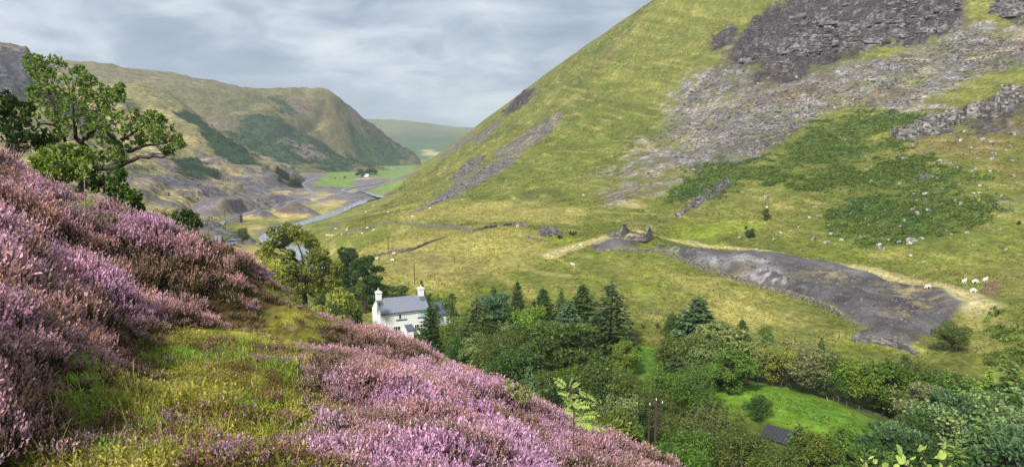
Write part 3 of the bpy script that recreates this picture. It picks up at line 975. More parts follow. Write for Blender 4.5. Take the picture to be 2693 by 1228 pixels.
def rand_quads(rng, cen, size, asp=.6, normal=None, spread=1.0, along=None):
    """leaf-like quads (diamonds) about the given centres"""
    n = len(cen)
    if along is None:
        a = rng.normal(size=(n, 3))
    else:
        a = along + rng.normal(size=(n, 3)) * spread * .4
    a /= np.linalg.norm(a, axis=1)[:, None] + 1e-9
    b = rng.normal(size=(n, 3)) if normal is None else np.cross(normal + rng.normal(size=(n, 3)) * spread * .45, a)
    b = b - (b * a).sum(1)[:, None] * a
    b /= np.linalg.norm(b, axis=1)[:, None] + 1e-9
    s = np.broadcast_to(np.asarray(size, float), (n,))[:, None]
    h = a * s * .5
    w = b * s * .5 * asp
    return np.stack([cen - h, cen + w - h * .1, cen + h, cen - w - h * .1], 1)


def proto_collection(name, meshes):
    c = D.collections.new(name)
    for i, me in enumerate(meshes):
        c.objects.link(D.objects.new(name, me))
    return c


def scatter(name, pts, rot, scl, idx, tint, coll, label=None):
    """one object of ground cover: every plant an instance on a real ground point"""
    me = D.meshes.new(name)
    me.vertices.add(len(pts))
    me.vertices.foreach_set('co', np.asarray(pts, np.float32).ravel())
    for k, ty, v in (('rot', 'FLOAT_VECTOR', rot), ('scl', 'FLOAT', scl), ('idx', 'INT', idx)):
        a = me.attributes.new(k, ty, 'POINT')
        a.data.foreach_set('vector' if ty == 'FLOAT_VECTOR' else 'value', np.asarray(v, np.int32 if ty == 'INT' else np.float32).ravel())
    a = me.attributes.new('tint', 'FLOAT_COLOR', 'POINT')
    a.data.foreach_set('color', np.c_[tint, np.ones(len(tint))].astype(np.float32).ravel())
    o = link(D.objects.new(name, me))
    ng = D.node_groups.new(name, 'GeometryNodeTree')
    ng.interface.new_socket('Geometry', in_out='INPUT', socket_type='NodeSocketGeometry')
    ng.interface.new_socket('Geometry', in_out='OUTPUT', socket_type='NodeSocketGeometry')
    N, L = ng.nodes.new, ng.links.new
    gi, go = N('NodeGroupInput'), N('NodeGroupOutput')
    ci = N('GeometryNodeCollectionInfo')
    ci.inputs['Collection'].default_value = coll
    ci.inputs['Separate Children'].default_value = True
    ci.inputs['Reset Children'].default_value = True
    ip = N('GeometryNodeInstanceOnPoints')
    ip.inputs['Pick Instance'].default_value = True

    def na(nm, ty):
        q = N('GeometryNodeInputNamedAttribute')
        q.data_type = ty
        q.inputs['Name'].default_value = nm
        return next(s for s in q.outputs if s.name == 'Attribute' and s.enabled)
    L(gi.outputs[0], ip.inputs['Points'])
    L(ci.outputs[0], ip.inputs['Instance'])
    L(na('idx', 'INT'), ip.inputs['Instance Index'])
    L(na('rot', 'FLOAT_VECTOR'), ip.inputs['Rotation'])
    L(na('scl', 'FLOAT'), ip.inputs['Scale'])
    L(ip.outputs[0], go.inputs[0])
    md = o.modifiers.new('scatter', 'NODES')
    md.node_group = ng
    o['kind'] = 'stuff'
    return o


m_bloom = leaf_mat("heather_bloom", 'tint', 'INSTANCER', trans=.25, vary=.45)
m_stem = leaf_mat("heather_leaf", base=tuple(A(80, 78, 44)), trans=.15, vary=.55)
m_blade = leaf_mat("grass_blade", 'tint', 'INSTANCER', trans=.3, vary=.35)


def heather_tuft(seed, n=30, w=.16, h=.34, bloom=1.0):
    rng = np.random.default_rng(seed)
    Q, S, M = [], [], []
    for i in range(n):
        a = rng.uniform(0, 2 * math.pi)
        r = w * math.sqrt(rng.uniform(0, 1))
        lean = np.array([math.cos(a), math.sin(a), 0]) * (.25 + .9 * r / w) * rng.uniform(.5, 1.1)
        ln = h * rng.uniform(.65, 1.15) * (1 - .25 * r / w)
        d = np.array([0, 0, 1.0]) + lean * .45
        d /= np.linalg.norm(d)
        b = np.array([math.cos(a) * r * .6, math.sin(a) * r * .6, -.04])
        # stem
        sd = np.cross(d, rng.normal(size=3))
        sd = sd / np.linalg.norm(sd) * .0022
        e = b + d * ln
        Q.append([b - sd, b + sd, e + sd * .4, e - sd * .4])
        S.append(rng.uniform(.2, .6))
        M.append(1)
        # leafy shoots
        k = 7
        f = rng.uniform(.15, .72, k)
        q = rand_quads(rng, b + d * (ln * f)[:, None] + rng.normal(size=(k, 3)) * .012, rng.uniform(.03, .065, k), .22, along=np.tile(d, (k, 1)), spread=1.1)
        Q += list(q)
        S += list(rng.uniform(0, 1, k))
        M += [1] * k
        # flower spike
        if rng.uniform() < bloom:
            k = 9
            f = rng.uniform(.58, 1.04, k)
            tap = np.clip(1.25 - f, .15, 1) * .02
            q = rand_quads(rng, b + d * (ln * f)[:, None] + rng.normal(size=(k, 3)) * tap[:, None] * .4, rng.uniform(.022, .042, k), .42, along=np.tile(d, (k, 1)), spread=.9)
            Q += list(q)
            S += list(rng.uniform(0, 1, k))
            M += [0] * k
    return quads_to_mesh("heather_tuft", Q, np.array(S), [m_bloom, m_stem], M)


heath_coll = proto_collection("heather_tufts", [heather_tuft(301 + i, bloom=b) for i, b in enumerate((1, 1, 1, .85, .5, .12))])
rng = np.random.default_rng(7)


def near_points(n, rmin, rmax, az=43):
    a = np.radians(rng.uniform(-az, az, n))
    r = np.sqrt(rng.uniform(rmin ** 2, rmax ** 2, n))
    return r * np.sin(a), r * np.cos(a)


def surface_tilt(hf, x, y, e=.25):
    gx = (hf(x + e, y) - hf(x - e, y)) / (2 * e)
    gy = (hf(x, y + e) - hf(x, y - e)) / (2 * e)
    return gx, gy


# heather, thick everywhere but on the path
xs, ys = [], []
for n, a, b in ((4600, 1.4, 6), (11000, 6, 14), (15500, 14, 27), (7500, 27, 37)):
    x, y = near_points(n, a, b)
    xs.append(x)
    ys.append(y)
x, y = np.concatenate(xs), np.concatenate(ys)
d = path_sd(x, y)
r = np.hypot(x, y)
# the plants grow in bushes: each tuft belongs to the nearest bush, and leans out from its middle
CELL = .46
bx, by, bd = np.zeros_like(x), np.zeros_like(x), np.full(x.shape, 9.0)
for di in (-1, 0, 1):
    for dj in (-1, 0, 1):
        ci, cj = np.floor(x / CELL) + di, np.floor(y / CELL) + dj
        px_, py_ = (ci + .1 + .8 * _hash(ci, cj, 71)) * CELL, (cj + .1 + .8 * _hash(ci, cj, 72)) * CELL
        q = np.hypot(x - px_, y - py_)
        near = q < bd
        bx, by, bd = np.where(near, px_, bx), np.where(near, py_, by), np.where(near, q, bd)
b1, b2 = _hash(np.floor(bx * 997), np.floor(by * 991), 73), _hash(np.floor(bx * 997), np.floor(by * 991), 74)
dome = 1 - (bd / (.30 + .14 * b1)) ** 2
mound = fbm(x, y, 1.6, 3, .55, 231)
keep = (d < -.02) & (rng.uniform(0, 1, len(x)) < sstep(-.15, .7, -d)) & (dome > -.35)
x, y, d, r, mound, dome, bx, by, bd, b1, b2 = (q[keep] for q in (x, y, d, r, mound, dome, bx, by, bd, b1, b2))
z = near_sheet_h(x, y)
edge = sstep(0, 1.5, -d)
bank = sstep(1.0, -2.5, x + .28 * y)                    # taller on the bank above the path
scl = (.34 + .50 * edge + .34 * bank * edge) * (.72 + .5 * b1) * (.84 + .22 * dome) * (1 + .3 * mound) * rng.uniform(.8, 1.15, len(x)) * (1 + .008 * r)
lift = (.22 * np.maximum(mound, -.3) + .15 * np.maximum(dome, -.2) * (.4 + b1)) * edge * (.6 + .6 * bank)
n1, n2 = fbm(bx, by, 3.4, 3, .6, 232) + .35 * (b2 - .5), fbm(bx, by, 1.2, 3, .6, 233)
n3 = rng.uniform(0, 1, len(x))
B_ = lambda *c: A(*c, 1.12)
tint = np.tile(B_(204, 162, 190), (len(x), 1))
tint = mixc(tint, sstep(-.05, .3, n1 + .3 * n2) * .85, B_(202, 160, 160))
tint = mixc(tint, sstep(.15, .5, fbm(x, y, 2.3, 3, .6, 234)) * .8, B_(196, 152, 192))
tint = mixc(tint, sstep(.40, .58, fbm(x + 5, y, 1.2, 3, .6, 235)) * sstep(16, 7, r) * .6, B_(180, 92, 176))
tint = mixc(tint, sstep(.05, .4, -n2) * .7, B_(168, 130, 116))
tint = mixc(tint, (n3 > .9) * .5, B_(222, 200, 214))
tint = mixc(tint, (n3 < .10) * .8, B_(150, 118, 84))
dull = np.maximum(sstep(-.02, .28, fbm(bx, by, 2.2, 4, .6, 236) - .5 * mound + .5 * (b2 - .5)), .75 * sstep(.25, -.3, dome)) + .8 * sstep(.9, .1, -d) * bank
idx = np.where(rng.uniform(0, 1, len(x)) < np.clip(dull, 0, 1) * .9, rng.integers(4, 6, len(x)), rng.integers(0, 4, len(x)))
tint = mixc(tint, np.clip(dull, 0, 1) * .7, B_(142, 116, 92))
gx, gy = surface_tilt(near_height, x, y)
out = np.clip(bd / .4, 0, 1) * .55
ux, uy = (x - bx) / (bd + 1e-6), (y - by) / (bd + 1e-6)
spin = rng.uniform(0, 6.28, len(x))
rot = np.c_[np.arctan(gy) * .35 - uy * out + rng.normal(size=len(x)) * .13, -np.arctan(gx) * .35 + ux * out + rng.normal(size=len(x)) * .13, spin]
scatter("heather", np.c_[x, y, z + lift], rot, scl, idx, tint * rng.uniform(.8, 1.2, (len(x), 1)), heath_coll)


# grass and short growth on the path
def grass_tuft(seed, n=26, h=.13, w=.05, bend=.6, wid=.004):
    rg = np.random.default_rng(seed)
    Q, S = [], []
    for i in range(n):
        a = rg.uniform(0, 2 * math.pi)
        b = np.r_[rg.normal(size=2) * w, -.01]
        ln = h * rg.uniform(.5, 1.2)
        o = np.array([math.cos(a), math.sin(a), 0]) * bend * rg.uniform(.2, 1)
        p1 = b + (np.array([0, 0, 1]) + o * .4) * ln * .55
        p2 = p1 + (np.array([0, 0, .75]) + o * 1.2) * ln * .45
        s = np.array([-math.sin(a), math.cos(a), 0]) * wid
        Q.append([b - s, b + s, p1 + s * .8, p1 - s * .8])
        Q.append([p1 - s * .8, p1 + s * .8, p2 + s * .1, p2 - s * .1])
        S += [rg.uniform()] * 2
    return quads_to_mesh("grass_tuft", Q, np.array(S), [m_blade], [0] * len(Q))


def sprig_mat_tuft(seed):
    rg = np.random.default_rng(seed)
    c = np.c_[rg.normal(size=(46, 2)) * .06, np.abs(rg.normal(size=46)) * .022]
    Q = rand_quads(rg, c, rg.uniform(.016, .034, 46), .4, along=np.tile([0, 0, 1.0], (46, 1)), spread=2)
    return quads_to_mesh("moss_tuft", Q, rg.uniform(0, 1, 46), [m_blade], [0] * 46)


grass_coll = proto_collection("grass_tufts", [grass_tuft(401, 30, .055, .05, .9, .0035), grass_tuft(402, 26, .09, .05, .9, .0035), grass_tuft(403, 12, .17, .05, 1.2, .0025), grass_tuft(404, 6, .34, .03, 1.3, .0024),
                                              sprig_mat_tuft(405), sprig_mat_tuft(406)])
xs, ys = [], []
for n, a, b in ((15000, 1.2, 6), (17000, 6, 13), (9000, 13, 25)):
    x, y = near_points(n, a, b, 40)
    xs.append(x)
    ys.append(y)
x, y = np.concatenate(xs), np.concatenate(ys)
d = path_sd(x, y)
r = np.hypot(x, y)
low = (d > -.1) & (d < .75) & (fbm(x, y, .7, 3, .6, 251) > .02 + .25 * d) & (rng.uniform(0, 1, len(x)) < .30)
n_ = low.sum()
t_ = mixc(np.tile(A(168, 118, 108, .9), (n_, 1)), (rng.uniform(0, 1, n_) > .5) * 1.0, A(200, 158, 186, .9))
scatter("low_heather", np.c_[x[low], y[low], near_sheet_h(x[low], y[low])], np.c_[rng.normal(size=(n_, 2)) * .2, rng.uniform(0, 6.28, n_)], rng.uniform(.22, .42, n_) * (1 + .01 * r[low]), rng.integers(3, 6, n_), t_, heath_coll)
keep = (d > -.35) & (rng.uniform(0, 1, len(x)) < np.where(d > .1, 1, .5))
x, y, d, r = x[keep], y[keep], d[keep], r[keep]
g1 = fbm(x, y, .9, 3, .6, 214)
g2 = fbm(x, y, .6, 4, .65, 212)
u = rng.uniform(0, 1, len(x))
idx = np.where(u < .62 - .7 * g1, rng.integers(4, 6, len(x)), np.where(u < .975 - .06 * (g1 > .25), rng.integers(0, 2, len(x)), rng.integers(2, 4, len(x))))
tint = np.tile(A(138, 140, 56), (len(x), 1))
tint = mixc(tint, sstep(.0, .35, g1), A(134, 172, 62))
tint = mixc(tint, sstep(.05, .35, g2) * .75, A(196, 188, 92))
tint = mixc(tint, sstep(.05, .3, -g2) * .85, A(110, 88, 54))
tint = mixc(tint, (rng.uniform(0, 1, len(x)) > .86) * .8, A(192, 178, 118))
tint = mixc(tint, (rng.uniform(0, 1, len(x)) > .90) * .8 * (idx > 3), A(170, 120, 140))
rot = np.c_[rng.normal(size=(len(x), 2)) * .2, rng.uniform(0, 6.28, len(x))]
scatter("grass", np.c_[x, y, near_sheet_h(x, y)], rot, rng.uniform(.55, 1.15, len(x)) * (1 + .02 * r), idx, tint * rng.uniform(.95, 1.5, (len(x), 1)), grass_coll)

# ------------------------------------------------------------------ trees
def tree_leaf_mat(name, trans=.3, vary=.62):
    m, t = new_mat(name)
    c = t.n('ShaderNodeObjectInfo').outputs['Color']
    sh = t.attr('shade').outputs['Fac']
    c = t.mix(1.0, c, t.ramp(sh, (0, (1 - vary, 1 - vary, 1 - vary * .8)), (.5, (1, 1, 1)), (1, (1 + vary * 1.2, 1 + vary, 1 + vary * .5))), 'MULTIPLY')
    p = t.n('ShaderNodeBsdfPrincipled', i_Base_Color=c, i_Roughness=.5)
    p.inputs['Specular IOR Level'].default_value = .35
    tr = t.n('ShaderNodeBsdfTranslucent', i_Color=t.mix(1.0, c, (1.2, 1.2, .6), 'MULTIPLY'))
    t.n('ShaderNodeOutputMaterial', i_Surface=t.n('ShaderNodeMixShader', i_0=trans, i_1=p.outputs[0], i_2=tr.outputs[0]).outputs[0])
    return m


def bark_mat(name, a, b, scale=3):
    m, t = new_mat(name)
    pos = t.n('ShaderNodeTexCoord').outputs['Object']
    nz = t.noise(t.mapping(pos, (scale, scale, scale * .3)), 2.5, 5, .65)
    bp = t.n('ShaderNodeBump', i_Strength=.6, i_Distance=.03, i_Height=nz)
    t.n('ShaderNodeOutputMaterial', i_Surface=t.n('ShaderNodeBsdfPrincipled', i_Roughness=.9, i_Base_Color=t.ramp(nz, (.35, a), (.65, b)), i_Normal=bp.outputs[0]).outputs[0])
    return m


m_leaf = tree_leaf_mat("tree_leaf")
m_needle = tree_leaf_mat("needles", trans=.12, vary=.55)
m_bark = bark_mat("bark", lin(40, 35, 29), lin(74, 66, 54))
m_birch = bark_mat("birch_bark", lin(84, 78, 68), lin(160, 154, 142))


class Tubes:
    """tapered limbs gathered into one mesh"""
    def __init__(s, sides=6):
        s.V, s.F, s.k, s.n = [], [], sides, 0

    def add(s, pts, radii):
        pts = np.asarray(pts, float)
        radii = np.asarray(radii, float)
        tg = np.gradient(pts, axis=0)
        tg /= np.linalg.norm(tg, axis=1)[:, None] + 1e-9
        ref = np.array([.31, .17, .93]) if abs(tg[0, 2]) < .9 else np.array([1, .1, 0])
        a = np.cross(tg, ref)
        a /= np.linalg.norm(a, axis=1)[:, None] + 1e-9
        b = np.cross(tg, a)
        th = np.arange(s.k) / s.k * 2 * math.pi
        ring = pts[:, None] + radii[:, None, None] * (np.cos(th)[None, :, None] * a[:, None] + np.sin(th)[None, :, None] * b[:, None])
        m = len(pts)
        i = np.arange(m - 1)[:, None] * s.k
        j = np.arange(s.k)[None]
        f = np.stack([i + j, i + (j + 1) % s.k, i + s.k + (j + 1) % s.k, i + s.k + j], -1).reshape(-1, 4) + s.n
        s.V.append(ring.reshape(-1, 3))
        s.F.append(f)
        s.n += m * s.k

    def mesh(s, name, mat):
        return mesh_np(name, np.vstack(s.V), np.vstack(s.F), [mat], smooth=True)


def bend(rg, a, b, n=5, wob=.08):
    a, b = np.asarray(a, float), np.asarray(b, float)
    t = np.linspace(0, 1, n)[:, None]
    p = a + (b - a) * t
    p[1:-1] += rg.normal(size=(n - 2, 3)) * wob * np.linalg.norm(b - a)
    return p


def crown_mesh(Q, S, mat):
    return quads_to_mesh("crown", Q, np.clip(S, 0, 1), [mat], np.zeros(len(Q), int))


def make_spruce(seed, R_=.24, droop=.25, dens=1.0, sparse=0.0):
    """height 1; returns trunk and crown meshes"""
    rg = np.random.default_rng(seed)
    T = Tubes(6)
    T.add(bend(rg, (0, 0, -.03), (0, 0, .98), 7, .004), np.linspace(.016, .002, 7))
    Q, S = [], []
    nw = int(30 * dens)
    for w in range(nw):
        z = .05 + .92 * (w / nw) ** .92
        rad = R_ * (1 - z) ** .78 * rg.uniform(.8, 1.15) + .012
        nb = max(5, int((8 + 9 * (1 - z)) * dens))
        for k in range(nb):
            if rg.uniform() < sparse:
                continue
            a = 2.4 * w + k * 2 * math.pi / nb + rg.uniform(-.3, .3)
            L = rad * rg.uniform(.7, 1.2)
            d = np.array([math.cos(a), math.sin(a), 0])
            m = max(6, int(L / .0125))
            f = np.sqrt(rg.uniform(.03, 1, m))
            zz = z - droop * L * f + .35 * L * f ** 2.6 * (.3 + z)
            side = np.array([-d[1], d[0], 0])
            cen = d * (L * f)[:, None] + side * (rg.normal(size=m) * .22 * L * (1.1 - .6 * f))[:, None]
            cen[:, 2] = zz + rg.normal(size=m) * .006 - .008
            along = d + side * rg.normal(size=m)[:, None] * .6 + np.array([0, 0, -.25])
            q = rand_quads(rg, cen, rg.uniform(.035, .075, m), .42, normal=np.tile([0, 0, 1.0], (m, 1)), spread=.8, along=along)
            Q.append(q)
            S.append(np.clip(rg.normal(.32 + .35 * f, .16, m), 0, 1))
        if w % 3 == 0:
            T.add(bend(rg, (0, 0, z), (math.cos(w) * rad * .8, math.sin(w) * rad * .8, z - droop * rad * .6), 3, .03), [.004, .003, .001])
    # leader
    c = np.c_[rg.normal(size=(30, 2)) * .006, rg.uniform(.92, 1.0, 30)]
    Q.append(rand_quads(rg, c, .03, .3, along=np.tile([0, 0, 1.0], (30, 1)), spread=1.2))
    S.append(rg.uniform(.3, .8, 30))
    return T.mesh("trunk", m_bark), crown_mesh(np.concatenate(Q), np.concatenate(S), m_needle)


def make_lobed(seed, kind='oak', n=6500, rx=.42, base=.18, leaf=(.020, .040), lobes=16, bark=None, gap=.25, trunk=.024, stems=1):
    """round-headed tree of height 1: trunk, limbs out to lobes of leaves"""
    rg = np.random.default_rng(seed)
    T = Tubes(6)
    fork = np.array([rg.normal() * .02, rg.normal() * .02, base + .12])
    for s_ in range(stems):
        o = np.array([rg.normal() * .05, rg.normal() * .05, 0]) if stems > 1 else np.zeros(3)
        T.add(bend(rg, o + (0, 0, -.04), fork + o * 1.6, 5, .03), np.linspace(trunk, trunk * .7, 5) / math.sqrt(stems))
    C, Rr = [], []
    for k in range(lobes):
        for _ in range(30):
            u = rg.normal(size=3)
            u /= np.linalg.norm(u)
            rr = rg.uniform(.45, 1.0)
            c = np.array([u[0] * rx * rr, u[1] * rx * rr, base + (1 - base) * .5 + u[2] * (1 - base) * .40 * rr])
            if kind == 'birch':
                c[:2] *= 1.0 - .55 * max(0, (c[2] - .5)) / .5
            if kind == 'pine':
                c[2] = base + .12 + (1 - base) * .86 * (k + .5) / lobes
                c[:2] = np.array([math.cos(k * 2.4), math.sin(k * 2.4)]) * rx * rg.uniform(.25, .75) * (1.15 - .75 * (k / lobes) ** 2)
            if all(np.linalg.norm((c - q) / (1, 1, .8)) > .13 for q in C):
                break
        C.append(c)
        Rr.append(rg.uniform(.095, .165) * (rx / .42) ** .6)
    C = np.array(C)
    for c in C:
        st = fork * (1, 1, rg.uniform(.85, 1.0)) if kind not in ('birch', 'pine') else np.array([0, 0, max(base * .8, c[2] - .16)])
        T.add(bend(rg, st, c, 5, .06), np.linspace(trunk * .5, trunk * .08, 5))
        for _ in range(1 if kind == 'birch' else 3):
            e = c + rg.normal(size=3) * .09
            T.add(bend(rg, st + (c - st) * .6, e, 3, .06), [trunk * .22, trunk * .12, trunk * .04])
    if kind in ('birch', 'pine'):
        T.add(bend(rg, fork, (0, 0, .78), 5, .012), np.linspace(trunk * .7, trunk * .1, 5))
    w = np.array(Rr) ** 2
    li = rg.choice(lobes, n, p=w / w.sum())
    u = rg.normal(size=(n, 3))
    u /= np.linalg.norm(u, axis=1)[:, None]
    rr = np.array(Rr)[li] * rg.uniform(.25, 1.08, n) ** .45
    P = C[li] + u * rr[:, None] * ((1, 1, .55) if kind == 'pine' else (1, 1, .82))
    # twigs: leaves gather in sprays, with gaps between
    sp = np.floor(P / (.055, .055, .05)).astype(int)
    hsh = _hash(sp[:, 0] * 3 + sp[:, 2] * 101, sp[:, 1] * 7 - sp[:, 2] * 13, seed)
    keep = hsh > gap
    P, u, rr, li, hsh = P[keep], u[keep], rr[keep], li[keep], hsh[keep]
    m = len(P)
    if kind == 'birch':
        P[:, 2] -= np.abs(rg.normal(size=m)) * .03
        q = rand_quads(rg, P, rg.uniform(*leaf, m), .5, along=np.tile([0, 0, -1.0], (m, 1)) + u * .5, spread=1.6)
    elif kind == 'pine':
        q = rand_quads(rg, P, rg.uniform(leaf[0], leaf[1], m), .30, along=u * .7 + np.array([0, 0, .8]), spread=1.3)
    else:
        q = rand_quads(rg, P, rg.uniform(*leaf, m), .68, normal=u + np.array([0, 0, .6]), spread=1.1)
    sh = np.clip(.18 + .46 * hsh + .28 * rg.uniform(-1, 1, m) + .16 * (rg.uniform(0, 1, lobes)[li] - .5), 0, 1)
    out = T.mesh("trunk", bark or m_bark), crown_mesh(q, sh, m_needle if kind == 'pine' else m_leaf)
    up = 1 / np.percentile(P[:, 2], 99.6)
    for me in out:                                       # the crown's top at height 1
        co = np.empty(len(me.vertices) * 3, np.float32)
        me.vertices.foreach_get('co', co)
        co[2::3] *= up
        me.vertices.foreach_set('co', co)
    return out


PROTO = {
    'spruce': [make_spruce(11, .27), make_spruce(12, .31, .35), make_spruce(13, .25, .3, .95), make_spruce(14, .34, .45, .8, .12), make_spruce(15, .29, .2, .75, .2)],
    'larch': [make_spruce(21, .26, .05, .85, .15), make_spruce(22, .22, .1, .85, .2)],
    'pine': [make_lobed(31, 'pine', 8000, .30, .10, (.03, .06), 22, gap=.22), make_lobed(32, 'pine', 8000, .34, .16, (.03, .06), 18, gap=.25)],
    'broadleaf': [make_lobed(41, n=9500, lobes=24), make_lobed(42, n=9500, rx=.46, base=.1, lobes=26), make_lobed(43, n=9000, rx=.38, base=.14, lobes=22)],
    'birch': [make_lobed(51, 'birch', 10500, .27, .16, (.014, .030), 26, m_birch, .2, .011), make_lobed(52, 'birch', 10500, .31, .12, (.014, .030), 28, m_birch, .24, .010, 2),
              make_lobed(53, 'birch', 10500, .34, .1, (.014, .030), 30, m_birch, .28, .010, 3)],
    'willow': [make_lobed(61, n=9500, rx=.44, base=.08, leaf=(.018, .034), lobes=28, gap=.28, stems=2), make_lobed(62, n=9500, rx=.40, base=.06, leaf=(.018, .034), lobes=26, gap=.3, stems=2)],
    'shrub': [make_lobed(71, n=10500, rx=.60, base=.0, leaf=(.028, .052), lobes=18, gap=.2, trunk=.02, stems=3), make_lobed(72, n=10500, rx=.52, base=.0, leaf=(.028, .052), lobes=16, gap=.25, trunk=.02, stems=3)],
}
TINT = {'spruce': (80, 104, 44), 'dark': (62, 84, 40), 'blue': (84, 112, 72), 'larch': (112, 138, 64), 'broad': (94, 126, 44), 'bright': (126, 156, 56), 'olive': (98, 114, 44),
        'brown': (96, 110, 48), 'pale': (138, 156, 92), 'deep': (68, 98, 40), 'grey': (126, 136, 92), 'yellow': (158, 164, 70)}
TREE_NAME = {'spruce': ('spruce_tree', 'spruce'), 'larch': ('larch_tree', 'larch'), 'pine': ('pine_tree', 'pine'), 'broadleaf': ('broadleaf_tree', 'tree'),
             'birch': ('birch_tree', 'birch'), 'willow': ('willow_tree', 'willow'), 'shrub': ('shrub', 'shrub')}
trng = np.random.default_rng(5)


def ground_z(x, y):
    return float(val_height(np.array([x]), np.array([y]))[0])


def plant(kind, loc, h, wide, tint, label, group=None, var=None, lean=(0, 0)):
    name, cat = TREE_NAME[kind]
    wide *= trng.uniform(.88, 1.14)
    r = link(D.objects.new(name, None))
    r.empty_display_size = .5
    r.location = loc
    r.rotation_euler = (lean[0], lean[1], trng.uniform(0, 6.28))
    tag(r, label, cat, group)
    v = PROTO[kind][var if var is not None else trng.integers(len(PROTO[kind]))]
    c = np.array(A(*TINT[tint], .94)) * trng.uniform(.86, 1.14) * np.array([trng.uniform(.92, 1.1), 1, trng.uniform(.85, 1.15)])
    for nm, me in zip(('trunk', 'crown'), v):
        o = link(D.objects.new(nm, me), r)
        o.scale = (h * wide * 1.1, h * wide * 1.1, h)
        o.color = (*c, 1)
    return r


WOOD = "trees of the valley wood"
